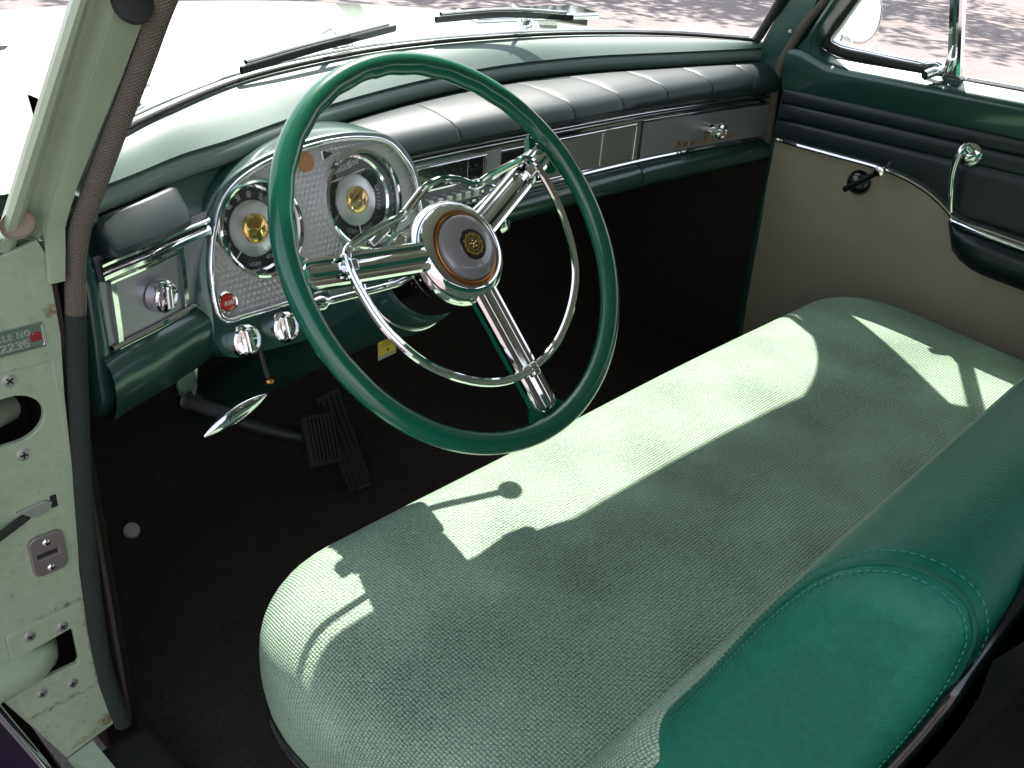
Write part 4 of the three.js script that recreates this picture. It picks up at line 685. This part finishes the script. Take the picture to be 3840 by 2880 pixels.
  const endRows = range(0, 1, 7).map(t => { const a = t * Math.PI / 2, r = inset(-HX + 0.034 * (1 - Math.cos(a)), sgn * 0.024 * (1 - Math.sin(a))); return frontIdx.map((i, j) => { const q = Math.min(1, (frontIdx.length - 1 - j) / 2), off = -0.003 + 0.008 * Math.sqrt(Math.min(1, t * 3 + 0.02)) * Math.sqrt(q); const p = r[i].clone(); p.y -= nrm[i][0] * sgn * off * Math.sin(a); p.z -= nrm[i][1] * sgn * off * Math.sin(a); p.x -= off * Math.cos(a); return p; }); });
  part('cloth_facing', grid([...endRows, ...range(-0.64, 0.672, 40).map((x, k) => { const e = Math.min(1, (0.672 - x) / 0.02); return frontIdx.map((i, j) => { const q = Math.min(1, (frontIdx.length - 1 - j) / 2), off = -0.003 + 0.008 * Math.sqrt(e) * Math.sqrt(q); return V(x, prof[i][0] - nrm[i][0] * sgn * off, prof[i][1] - nrm[i][1] * sgn * off); }); })], { crease: 1, uv: p => [p.x < -0.64 ? -0.64 + (p.x + 0.64) * 1.2 - Math.max(0, p.z - (0.33 + (p.y - 0.69) * 0.43)) : p.x, p.y * 1.1] }), M.fabric, st);
  // double seam arching over the end of the back
  const mk = (xx, dd, off) => {
    const r = inset(xx, sgn * dd), sel = []; for (let i = 0; i < 64; i++) if (r[i].y > 0.90) sel.push(i);
    // order along the profile from the front over the top to the rear
    let s0 = sel.find(i => !sel.includes((i + 63) % 64)), o = []; for (let k = 0; k < sel.length; k++) o.push(r[(s0 + k) % 64].clone().add(V(0, -nrm[(s0 + k) % 64][0] * sgn * off, -nrm[(s0 + k) % 64][1] * sgn * off)));
    return crv(o);
  };
  const seamLine = mk(-HX + 0.017, 0.0030, -0.0004);
  part('seam', new THREE.TubeGeometry(seamLine, 70, 0.0016, 6), M.seatVinyl, st);
  const thread = std({ color: C(0.012, 0.17, 0.12), roughness: 0.7 }), sts = [];
  for (const [xx, dd] of [[-HX + 0.0118, 0.0056], [-HX + 0.0245, 0.0009]]) { const c = mk(xx, dd, 0.0006), n = 92; for (let i = 0; i < n; i++) { const p = c.getPointAt((i + 0.2) / n), q = c.getPointAt((i + 0.75) / n); sts.push(new THREE.TubeGeometry(new THREE.LineCurve3(p, q), 1, 0.00042, 5)); } }
  part('stitching', merge(sts), thread, st).userData.kind = 'stuff';
  // rear shell, and the welt between it and the vinyl
  const rearIdx = []; for (let k = 0; k < 64; k++) if (prof[k][1] > 0.455 + (prof[k][0] - 0.64) * 0.255 - 0.004 && prof[k][0] < 1.068) rearIdx.push(k);
  rearIdx.sort((a, b) => prof[b][0] - prof[a][0]);
  part('rear_shell', grid(range(-HX + 0.002, HX - 0.002, 30).map(x => { const e = Math.min(1, (HX - Math.abs(x)) / 0.03), off = 0.002 + 0.02 * Math.sqrt(Math.max(0, 1 - (1 - e) ** 2)); return rearIdx.map((i, j) => V(x, prof[i][0] - nrm[i][0] * sgn * off, prof[i][1] - nrm[i][1] * sgn * off)); }), { crease: 1 }), M.gloss, st, 'glossy dark shell behind the seat back');
  const wl = []; { const r = inset(-HX + 0.02, sgn * 0.004); for (const i of rearIdx.slice(2).reverse()) wl.push(r[i].clone().add(V(-0.004, 0, 0.004))); const t = prof[rearIdx[0]]; for (const x of range(-HX + 0.075, HX - 0.03, 14)) wl.push(V(x, t[0] + 0.002, t[1] + 0.003)); }
  part('welt', tube(wl, 0.0042, { seg: 160, rad: 8 }), M.gloss, st);
}

// ---------------------------------------------------------------- passenger door
{
  const dr = thing('passenger_door', 'closed right front door with fluted green vinyl and beige lower panel', 'car door');
  const front = -0.300, rear = 0.86;
  const zsD = (a, b, n) => range(a, b, n);
  // painted upper: inner wall, rounded sill ledge to the glass
  part('upper_frame', grid(zsD(front, rear, 40).map(z => { const k = 0.0; return [[0.704, 1.020], [0.698, 1.035], [0.694, 1.050], [0.6905, 1.066], [0.6915, 1.074], [0.6955, 1.079], [0.708, 1.0835], [0.722, 1.088], [0.728, 1.091], [0.730, 1.080]].map(([x, y]) => V(x, y + (z < -0.2 ? 0.02 * smooth((-0.2 - z) / 0.08) * smooth((y - 1.03) / 0.04) : 0), z)); }), { crease: 0.6 }), M.paint, dr, 'dark green painted window ledge');
  // front upright of the window frame, sloping with the pillar
  part('front_frame', grid([[1.05, -0.306, -0.255], [1.085, -0.300, -0.252], [1.10, -0.290, -0.250], [1.12, -0.272, -0.246], [1.15, -0.256, -0.232], [1.194, -0.230, -0.205], [1.40, -0.10, -0.085]].map(([y, z0, z1]) => { const x = 0.70 - Math.max(0, y - 1.1) * 0.24; return [V(x + 0.012, y, z0), V(x + 0.002, y, z0 + 0.006), V(x, y, lerp(z0, z1, 0.5)), V(x + 0.003, y, z1 - 0.004), V(x + 0.02, y, z1), V(x + 0.045, y, z1 + 0.002)]; }), { crease: 0.6 }), M.paint, dr);
  part('frame_rubber', tube([[0.742, 1.094, 0.0], [0.742, 1.096, -0.06], [0.742, 1.099, -0.15], [0.742, 1.103, -0.222], [0.740, 1.115, -0.246], [0.738, 1.14, -0.240], [0.732, 1.194, -0.208], [0.69, 1.40, -0.08]], 0.0105, { seg: 70, rad: 10 }), M.rubber, dr);
  part('top_rail', taper([[0.69, 1.395, -0.08], [0.672, 1.402, 0.2], [0.672, 1.402, 0.86]], () => 0.014, 20, 8), M.paint, dr);
  // fluted vinyl, one padded flute at a time
  const flute = (y0, y1, z0 = front + 0.006, z1 = rear) => grid(zsD(z0, z1, 30).map(z => range(0, 1, 16).map(t => { const s = Math.sin(t * Math.PI); return V(0.7045 - 0.0052 * Math.pow(s, 0.32), lerp(y1, y0, t), z); })), { crease: 1.2 });
  for (const [a, b] of [[0.9945, 1.0215], [0.9625, 0.9945]]) part('flute', flute(a, b), M.doorVinyl, dr);
  const chromeLine = [[-0.29, 0.9245], [-0.251, 0.923], [-0.158, 0.921], [-0.072, 0.919], [-0.016, 0.912], [0.031, 0.898], [0.064, 0.881], [0.092, 0.863]];
  const cy = interp([...chromeLine, [0.154, 0.858], [0.30, 0.846], [0.86, 0.80]]);
  part('flute', grid(zsD(front + 0.006, rear, 60).map(z => range(0, 1, 12).map(t => { const s = Math.sin(Math.min(1, t * 1.0) * Math.PI), y1 = 0.9625, y0 = cy(z) - 0.001; return V(0.7045 - 0.0052 * Math.pow(s, 0.25), lerp(y1, y0, t), z); })), { crease: 1.2 }), M.doorVinyl, dr, 'broad dark green vinyl panel above the chrome line');
  const wave = (y, z) => 0.0016 * Math.sin(z * 17 + y * 6) * Math.sin(y * 13 + 1.3 + z * 3) + 0.0009 * Math.sin(z * 41 + 3 * y) - 0.0016 * Math.exp(-(((z + 0.19 + (0.75 - y) * 0.28) / 0.006) ** 2));
  part('lower_panel', grid(zsD(front + 0.006, rear, 240).map(z => range(0, 1, 18).map(t => { const y = lerp(cy(z) + 0.004, 0.45, t); return V(0.7115 + 0.024 * t * t + (t > 0.02 ? wave(y, z) : 0), y, z); })), { crease: 1.2 }), M.beige, dr, 'plain beige lower trim');
  part('chrome_line', grid(zsD(-0.287, rear, 90).map(z => { const s = (cy(z + 0.004) - cy(z - 0.004)) / 0.008, n = V(0, 1, -s).normalize(); return [[0.0055, 0.003], [0.0052, -0.006], [0.0032, -0.0105], [0, -0.012], [-0.0032, -0.0105], [-0.0052, -0.006], [-0.0055, 0.003]].map(([d, x]) => V(0.706 + x, cy(z), z).addScaledVector(n, d)); }), { crease: 0.7 }), M.chrome, dr);
  part('door_core', merge([box3(0.7165, 0.97, front + 0.002, 0.736, 1.076, rear, 0.002), box3(0.734, 1.05, front + 0.002, 0.782, 1.0795, rear, 0.002)]), M.black, dr);
  part('front_edge', box3(0.712, 0.44, front - 0.004, 0.79, 1.03, front + 0.008, 0.004), M.paint, dr);
  part('outer_skin', grid(zsD(-0.30, rear, 8).map(z => [V(0.775, 1.085, z), V(0.80, 1.07, z), V(0.855, 0.95, z), V(0.865, 0.75, z), V(0.86, 0.45, z), V(0.80, 0.42, z)]), { crease: 0.8 }), M.hood, dr);
  // vent window: chrome channel, glass, latch; and the drop glass behind its post
  const vw = part('vent_window', tube([[0.7415, 1.1035, -0.012], [0.7415, 1.1065, -0.149], [0.7415, 1.111, -0.222], [0.7405, 1.118, -0.236], [0.7385, 1.149, -0.221], [0.733, 1.194, -0.196], [0.692, 1.39, -0.075]], 0.0052, { seg: 90, rad: 10 }), M.chrome, dr, 'chrome framed vent window');
  part('vent_glass', slab([V(0.744, 1.102, -0.008), V(0.744, 1.106, -0.238), V(0.696, 1.39, -0.08), V(0.696, 1.39, -0.05)], 0.0005), M.glass, vw);
  part('post', grid(range(0, 1, 6).map(t => { const y = lerp(1.075, 1.40, t), x = lerp(0.738, 0.690, t), z = lerp(0.0135, -0.048, t); return [[-0.012, -0.0105], [-0.014, -0.003], [-0.0115, 0.002], [-0.0125, 0.006], [-0.008, 0.0105], [0.006, 0.0105], [0.006, -0.0105]].map(([a, b]) => V(x + a, y, z + b)); }), { closeV: true, crease: 0.5 }), M.chrome, dr, 'chrome post between vent and drop window');
  part('post_foot', at(rbox(0.03, 0.03, 0.03, 0.006), 0.7265, 1.083, 0.012), M.paint, dr);
  part('latch', taper([[0.722, 1.0895, -0.004], [0.716, 1.108, 0.001], [0.715, 1.13, 0.002], [0.718, 1.146, 0.000]], t => 0.0045 + 0.004 * Math.sin(Math.PI * t), 20, 12), M.chrome, dr);
  part('latch_knob', taper([[0.728, 1.106, -0.008], [0.712, 1.102, -0.015], [0.700, 1.098, -0.022], [0.690, 1.094, -0.027]], t => t < 0.5 ? 0.007 : 0.0085, 16, 14), M.chrome, dr);
  part('latch_knob', taper([[0.732, 1.108, -0.052], [0.728, 1.1085, -0.04], [0.726, 1.112, -0.025], [0.724, 1.108, -0.012]], t => 0.0045, 16, 10), M.chrome, dr);
  part('drop_glass', slab([V(0.744, 1.07, 0.03), V(0.696, 1.395, -0.03), V(0.696, 1.395, 0.85), V(0.744, 1.07, 0.85)], 0.0005), M.glass, dr);
  part('glass_seal', taper([[0.7335, 1.090, 0.026], [0.7335, 1.090, 0.4], [0.7335, 1.089, 0.85]], () => 0.0045, 20, 8), M.rubber, dr);
  part('glass_moulding', taper([[0.753, 1.092, 0.026], [0.753, 1.092, 0.4], [0.753, 1.091, 0.85]], () => 0.0045, 20, 8), M.chrome, dr);
  part('sill_screw', at(lathe([[0.004, 0], [0.0035, 0.0016], [0, 0.0022]], 12), 0.6935, 1.077, -0.200, 0, -1.2, 0), M.chromeSoft, dr);
  part('sill_screw', at(lathe([[0.004, 0], [0.0035, 0.0016], [0, 0.0022]], 12), 0.708, 1.0838, 0.012, -1.2, -0.4, 0), M.chromeSoft, dr);
  // window crank on the beige panel
  const wc = part('window_crank', at(lathe([[0.024, 0], [0.024, 0.003], [0.020, 0.009], [0.016, 0.012], [0.0155, 0.018], [0.009, 0.022], [0, 0.023]], 32), 0, 0, 0, 0, -Math.PI / 2, 0), M.gloss, dr, 'black window crank on the beige panel'); wc.position.set(0.711, 0.880, -0.104);
  part('crank_arm', taper([[-0.022, -0.014, -0.016], [-0.024, 0.002, 0.004], [-0.026, 0.022, 0.028], [-0.028, 0.036, 0.044]], t => 0.0065 - 0.0015 * t, 16, 10), M.gloss, wc);
  part('crank_knob', at(lathe([[0.005, 0], [0.009, 0.004], [0.0105, 0.010], [0.009, 0.016], [0, 0.019]], 20), -0.026, 0.039, 0.048, 0, -Math.PI / 2, 0), M.chrome, wc);
  part('knob_tip', taper([[-0.036, 0.045, 0.052], [-0.04, 0.055, 0.060], [-0.042, 0.063, 0.066]], t => 0.0022 - 0.001 * t, 8, 8), M.chromeSoft, wc);
  // door handle: rosette and hanging lever
  const dh = part('door_handle', at(lathe([[0.021, 0], [0.021, 0.003], [0.018, 0.0065], [0.0125, 0.008], [0.012, 0.016], [0.007, 0.02], [0, 0.021]], 32), 0, 0, 0, 0, -Math.PI / 2, 0), M.chrome, dr, 'chrome door handle with a hanging lever'); dh.position.set(0.701, 0.978, 0.083);
  part('lever', taper([[-0.020, 0.010, 0.004], [-0.026, 0.018, -0.004], [-0.030, 0.008, -0.008], [-0.030, -0.03, -0.010], [-0.028, -0.07, -0.002], [-0.022, -0.098, 0.004]], t => (t < 0.3 ? 0.0062 : lerp(0.0062, 0.0036, (t - 0.3) / 0.7)), 30, 12), M.chrome, dh);
  // armrest
  const ar = part('armrest', grid(range(0, 1, 26).map(t => {
    const z = lerp(0.083, 0.62, t), e = Math.sqrt(Math.max(0, 1 - (1 - Math.min(1, (t + 0.002) / 0.16)) ** 2)) * (t > 0.9 ? Math.sqrt(Math.max(0, (1 - t) / 0.1)) : 1), y1 = cy(z) - 0.004, yb = lerp(y1 - 0.006, lerp(0.786, 0.745, t), e), w = 0.052 * (0.25 + 0.75 * e);
    return [[0.712, y1], [0.712 - w * 0.5, y1 - 0.001], [0.712 - w * 0.9, y1 - 0.006], [0.712 - w, lerp(y1, yb, 0.3)], [0.712 - w * 0.94, lerp(y1, yb, 0.6)], [0.712 - w * 0.68, lerp(y1, yb, 0.88)], [0.712 - w * 0.3, yb], [0.712, yb]].map(([x, y]) => V(x, y, z));
  }), { crease: 1.2 }), M.doorVinyl, dr, 'dark green padded armrest');
  const sts = []; { const c = crv(range(0.06, 0.7, 10).map(t => { const z = lerp(0.083, 0.62, t); return V(0.712 - 0.0525 * (0.25 + 0.75 * Math.min(1, Math.sqrt(t / 0.16))), lerp(cy(z) - 0.004, lerp(0.786, 0.745, t), 0.42), z); })); for (let i = 0; i < 70; i++) sts.push(new THREE.TubeGeometry(new THREE.LineCurve3(c.getPointAt((i + 0.2) / 70), c.getPointAt((i + 0.7) / 70)), 1, 0.0006, 5)); }
  part('stitching', merge(sts), std({ color: C(0.05, 0.09, 0.085), roughness: 0.7 }), ar).userData.kind = 'stuff';
  part('armrest_trim', taper([[0.690, 0.861, 0.092], [0.678, 0.860, 0.125], [0.672, 0.855, 0.2], [0.670, 0.842, 0.4], [0.672, 0.826, 0.6]], t => 0.0055, 30, 10), M.chrome, ar);
  part('trim_end', at(new THREE.SphereGeometry(0.0065, 14, 10), 0.694, 0.861, 0.088), M.chrome, ar);
}

// ---------------------------------------------------------------- driver door pillar (hinge face)
{
  const hp = thing('door_pillar', 'pale green driver door pillar with hinge openings and screws', 'door pillar');
  const zf = -0.19, th = 0.006;
  const plateWith = (x0, y0, x1, y1, holes, depth, bev = 0.001) => { const s = rshape(x0, y0, x1, y1, 0.006); for (const h of holes) s.holes.push(h); return extr(s, depth, bev, 14); };
  const path = pts => new THREE.Path(pts.map(p => new THREE.Vector2(p[0], p[1])));
  const upHole = path([[-0.885, 0.868], ...range(-1.5708, 1.5708, 16).map(a => [-0.818 + 0.0275 * Math.cos(a), 0.890 + 0.0235 * Math.sin(a)]), [-0.885, 0.911]]);
  const loHole = path([[-0.852, 0.588], [-0.806, 0.586], [-0.8035, 0.590], [-0.8035, 0.632], [-0.806, 0.6345], [-0.852, 0.629]]);
  // main jamb sheet, lower flange wider at the foot
  const js = shapeOf([[-0.95, 1.048], [-0.803, 1.043], [-0.770, 1.052], [-0.764, 1.036], [-0.764, 0.96], [-0.770, 0.90], [-0.776, 0.80], [-0.786, 0.70], [-0.789, 0.62], [-0.788, 0.54], [-0.781, 0.476], [-0.836, 0.464], [-0.842, 0.482], [-0.880, 0.580], [-0.893, 0.625], [-0.95, 0.80]]);
  js.holes.push(path([[-0.90, 0.845], [-0.777, 0.842], [-0.776, 0.938], [-0.90, 0.940]]), path([[-0.850, 0.556], [-0.793, 0.554], [-0.793, 0.658], [-0.866, 0.658], [-0.866, 0.60]]));
  part('jamb', (() => { const g = extr(js, 0.004, 0.0008); g.translate(0, 0, zf - 0.004); return g; })(), M.jamb, hp);
  part('opening_edge', taper([[-0.950, 0.80, zf + 0.004], [-0.905, 0.64, zf + 0.004], [-0.888, 0.577, zf + 0.005], [-0.859, 0.472, zf + 0.006], [-0.84, 0.40, zf + 0.01]], () => 0.0055, 24, 10), M.chrome, hp, 'bright moulding on the outer edge of the opening');
  part('outer_edge', slab([V(-1.02, 0.82, zf - 0.02), V(-0.955, 0.80, zf - 0.004), V(-0.862, 0.47, zf - 0.004), V(-0.845, 0.40, zf - 0.004), V(-1.02, 0.40, zf - 0.02)], 0.003), std({ color: C(0.02, 0.012, 0.03), roughness: 0.3, metalness: 0.2 }), hp);
  part('hinge_plate', (() => { const g = plateWith(-0.905, 0.8395, -0.7745, 0.9415, [upHole], 0.004, 0.0012); g.translate(0, 0, zf - 0.0055); return g; })(), M.jamb, hp, 'upper hinge plate with a round ended opening');
  part('hinge_plate', (() => { const g = plateWith(-0.866, 0.5435, -0.7895, 0.6615, [loHole], 0.004, 0.0012); g.translate(0, 0, zf - 0.0035); return g; })(), M.jamb, hp, 'lower hinge plate with a square opening');
  part('cavity', merge([box3(-0.95, 0.46, zf - 0.10, -0.76, 1.03, zf - 0.095, 0.001), box3(-0.762, 0.46, zf - 0.095, -0.757, 1.03, zf - 0.006, 0.001)]), std({ color: C(0.05, 0.035, 0.028), roughness: 0.9 }), hp);
  const screw = (x, y, z, r) => { const s = part('screw', (() => { const c = lathe([[r * 1.12, -0.001], [r * 1.1, 0.0006], [r, 0.0007], [r * 0.95, 0.0016], [r * 0.5, 0.0026], [0, 0.0028]], 22); return c; })(), M.screw, hp); s.position.set(x, y, z);
    const a = rnd() * 1.5; part('cross_slot', merge([at(new THREE.BoxGeometry(r * 1.05, r * 0.24, 0.0012), 0, 0, 0.0024, 0, 0, a), at(new THREE.BoxGeometry(r * 0.24, r * 1.05, 0.0012), 0, 0, 0.0026, 0, 0, a)]), M.black, s); };
  for (const [x, y] of [[-0.814, 0.9295], [-0.815, 0.852]]) screw(x, y, zf - 0.0015, 0.0068);
  for (const [x, y] of [[-0.845, 0.6485], [-0.813, 0.6425], [-0.815, 0.563], [-0.846, 0.570]]) screw(x, y, zf + 0.0006, 0.0062);
  // hinge straps reaching out of the openings
  part('hinge_strap', taper([[-0.807, 0.878, zf - 0.05], [-0.845, 0.887, zf - 0.02], [-0.90, 0.892, zf + 0.03], [-0.97, 0.892, zf + 0.05]], () => 0.015, 16, 14), M.pale, hp);
  part('hinge_strap', taper([[-0.835, 0.606, zf - 0.03], [-0.842, 0.608, zf - 0.012], [-0.87, 0.610, zf - 0.004], [-0.93, 0.612, zf], [-0.99, 0.612, zf]], t => 0.0225, 20, 18), M.pale, hp);
  // serial plate
  const sp = part('serial_plate', (() => { const g = extr(rshape(-0.062, -0.0118, 0.0, 0.0118, 0.002), 0.0012, 0.0004); return g; })(), M.chromeSoft, hp, 'riveted metal serial plate'); sp.position.set(-0.7785, 0.9665, zf + 0.0006);
  part('raised_edge', (() => { const s = rshape(-0.062, -0.0118, 0.0, 0.0118, 0.002); s.holes.push(rshape(-0.0605, -0.0103, -0.0015, 0.0103, 0.0015)); return at(extr(s, 0.001, 0.0002), 0, 0, 0.0012); })(), M.chrome, sp);
  part('red_mark', at(rbox(0.0095, 0.009, 0.0006, 0.0002), -0.0075, -0.001, 0.0014), std({ color: C(0.22, 0.01, 0.015), roughness: 0.6 }), sp);
  { const font = await new FontLoader().loadAsync('fonts/droid/droid_sans_bold.typeface.json'); const t = [['VEHICLE NO.', 0.0058, -0.0600, 0.0016], ['7242236', 0.0074, -0.0575, -0.0088]].map(([s, z, x, y]) => { const g = new TextGeometry(s, { font, size: z, depth: 0.0008, curveSegments: 3, bevelEnabled: false }); g.scale(z < 0.006 ? 1.05 : 1.12, 1, 1); g.translate(x, y, 0.0012); return g; }); part('lettering', merge(t), std({ color: C(0.42, 0.42, 0.38), metalness: 0.6, roughness: 0.35 }), sp); }
  // check strap and striker
  part('check_strap', (() => { const g = rbox(0.075, 0.009, 0.004, 0.0015); return at(g, -0.856, 0.783, zf + 0.012, 0, 0.35, 0.10); })(), M.steelDark, hp);
  part('check_plate', at(extr(shapeOf([[-0.020, 0.004], [0.006, 0.006], [0.012, 0.002], [0.008, -0.006], [-0.006, -0.008]]), 0.003, 0.0006), -0.812, 0.792, zf + 0.001), M.screw, hp);
  part('check_slot', at(rbox(0.006, 0.014, 0.002, 0.0008), -0.7975, 0.7925, zf + 0.0008), M.black, hp);
  const st = part('striker', (() => { const s = rshape(-0.0165, -0.023, 0.0165, 0.023, 0.009); s.holes.push(path([[-0.0105, -0.003], [0.0095, -0.003], [0.0095, 0.003], [-0.0105, 0.003]])); return extr(s, 0.003, 0.0012, 12); })(), M.striker, hp, 'small steel striker with a slot'); st.position.set(-0.8125, 0.738, zf + 0.0005);
  part('recess', at(rbox(0.024, 0.012, 0.002, 0.0008), 0, 0, -0.0006), M.steelDark, st);
  for (const y of [0.014, -0.0165]) part('rivet', at(new THREE.SphereGeometry(0.0042, 14, 10).scale(1, 1, 0.5), 0, y, 0.0036), M.chrome, st);
  part('lower_edge', slab([V(-0.836, 0.466, zf + 0.001), V(-0.780, 0.478, zf + 0.001), V(-0.780, 0.474, zf - 0.06), V(-0.836, 0.462, zf - 0.06)], 0.003), M.pale, hp);
  part('foot_flange', slab([V(-0.836, 0.463, zf + 0.0015), V(-0.806, 0.469, zf + 0.0015), V(-0.800, 0.455, zf + 0.09), V(-0.826, 0.452, zf + 0.12)], 0.003), M.pale, hp);
  // raked upper part beside the windshield
  const up = (tab, name, mat, label) => part(name, grid(tab.map(([y, ...xs]) => xs.map(([x, d]) => V(x, y, -0.715 + 0.5 * y - d))), { crease: 0.35 }), mat, hp, label);
  const ex = (a, y) => { const [x0, y0, x1, y1] = a; return x0 + (x1 - x0) * (y - y0) / (y1 - y0); };
  const E = { lo: [-0.789, 1.096, -0.750, 1.255], li: [-0.775, 1.100, -0.741, 1.255], fo: [-0.763, 1.075, -0.724, 1.255], fi: [-0.741, 1.093, -0.695, 1.254] };
  const ys = [1.045, 1.06, 1.08, 1.10, 1.14, 1.18, 1.22, 1.26, 1.32, 1.38, 1.43];
  up(ys.map(y => { const lo = ex(E.lo, y), li = ex(E.li, y), fo = ex(E.fo, y); return [y, [lo + 0.001, 0.016], [lo, 0.008], [lo + 0.002, 0.001], [lerp(lo, li, 0.6), 0.0], [li, 0.003], [lerp(li, fo, 0.25), 0.0125], [lerp(li, fo, 0.45), 0.0105], [lerp(li, fo, 0.8), 0.0115], [fo - 0.001, 0.004], [fo, 0.0005]]; }), 'drip_channel', M.pale, 'outer lip and gutter of the raked pillar');
  up([1.013, 1.02, 1.04, 1.06, ...ys.slice(2)].map(y => { const fo = y < 1.075 ? lerp(-0.768, -0.763, (y - 1.02) / 0.055) : ex(E.fo, y), fi = y < 1.093 ? lerp(-0.753, -0.741, (y - 1.02) / 0.073) : ex(E.fi, y), o = y < 1.06 ? -(1.06 - y) * 0.5 - 0.002 : -0.001; return [y, [fo, 0.003 + o], [fo + 0.001, o - 0.001], [lerp(fo, fi, 0.5), o - 0.0015], [fi - 0.001, o - 0.001], [fi, 0.004 + o], [fi + 0.002, 0.05]]; }), 'inner_flange', M.pale, 'flat flange beside the woven cord');
  part('rubber_plug', at(lathe([[0.0155, 0], [0.0148, 0.004], [0.010, 0.006], [0, 0.0062]], 28), -0.711, 1.2515, -0.0885, -Math.atan(0.5), 0, 0), M.rubber, hp);
  part('oval_plug', (() => { const g = lathe([[0.013, -0.002], [0.0125, 0.001], [0.0105, -0.003], [0, -0.005]], 26); g.scale(1.15, 0.9, 1); return at(g, -0.787, 1.072, -0.178, -0.5, -0.3, 0.5); })(), std({ color: C(0.22, 0.17, 0.13), roughness: 0.9 }), hp, 'dusty oval drain opening');
  part('windlace', tube([[-0.632, 1.43, 0.002], [-0.670, 1.30, -0.063], [-0.686, 1.254, -0.086], [-0.699, 1.20, -0.113], [-0.7145, 1.14, -0.143], [-0.7265, 1.09, -0.168], [-0.735, 1.055, -0.184], [-0.741, 1.02, -0.191], [-0.748, 0.975, -0.190]], 0.0092, { seg: 90, rad: 12 }), M.lace, hp, 'brown woven cord beside the windshield');
  part('windlace', tube([[-0.7478, 0.977, -0.190], [-0.750, 0.96, -0.190], [-0.7595, 0.88, -0.190], [-0.770, 0.78, -0.190], [-0.778, 0.66, -0.190], [-0.7795, 0.56, -0.190], [-0.771, 0.47, -0.188]], 0.0094, { seg: 90, rad: 12 }), M.laceDark, hp, 'dark green cord down the door opening');
  part('inner_post', grid([[1.43, -0.625, 0.0], [1.25, -0.677, -0.10], [1.10, -0.712, -0.19], [1.05, -0.722, -0.225]].map(([y, x, z]) => [V(x - 0.03, y, z + 0.012), V(x, y, z - 0.01), V(x + 0.004, y, z - 0.06), V(x - 0.018, y, z - 0.075), V(x - 0.026, y, z - 0.05)]), { crease: 0.5 }), M.paint, hp);
}

// ---------------------------------------------------------------- driver door, swung open beside the camera
{
  const dd = thing('driver_door', 'open pale green driver door left of the pillar', 'car door');
  dd.position.set(-0.90, 0, -0.20); dd.rotation.y = -1.22 + Math.PI / 2 * 0;
  const o = [[0.42, 0.10], [0.8, 0.12], [1.0, 0.10], [1.09, 0.05]];
  part('outer_skin', grid([0, 0.3, 0.6, 1.0].map(z => o.map(([y, x]) => V(-x, y, z))), { crease: 0.8 }), M.hood, dd);
  part('inner_panel', grid([0, 0.5, 1.0].map(z => [V(0.0, 0.42, z), V(0.0, 0.86, z)]), { crease: 0.8 }), M.beige, dd);
  part('upper_panel', grid([0, 0.5, 1.0].map(z => [V(0.0, 0.86, z), V(-0.01, 1.07, z), V(-0.05, 1.09, z)]), { crease: 0.5 }), M.doorVinyl, dd);
  part('edge', merge([slab([V(-0.10, 0.42, 0), V(0, 0.42, 0), V(-0.01, 1.08, 0), V(-0.06, 1.08, 0)], 0.002), slab([V(-0.10, 0.42, 1), V(0, 0.42, 1), V(-0.01, 1.08, 1), V(-0.06, 1.08, 1)], 0.002)]), M.pale, dd);
  part('hinge_leaf', merge([box3(-0.06, 0.58, -0.03, 0.0, 0.64, 0.0, 0.004), box3(-0.06, 0.86, -0.03, 0.0, 0.92, 0.0, 0.004)]), M.pale, dd);
}
renderer.render(scene, camera);
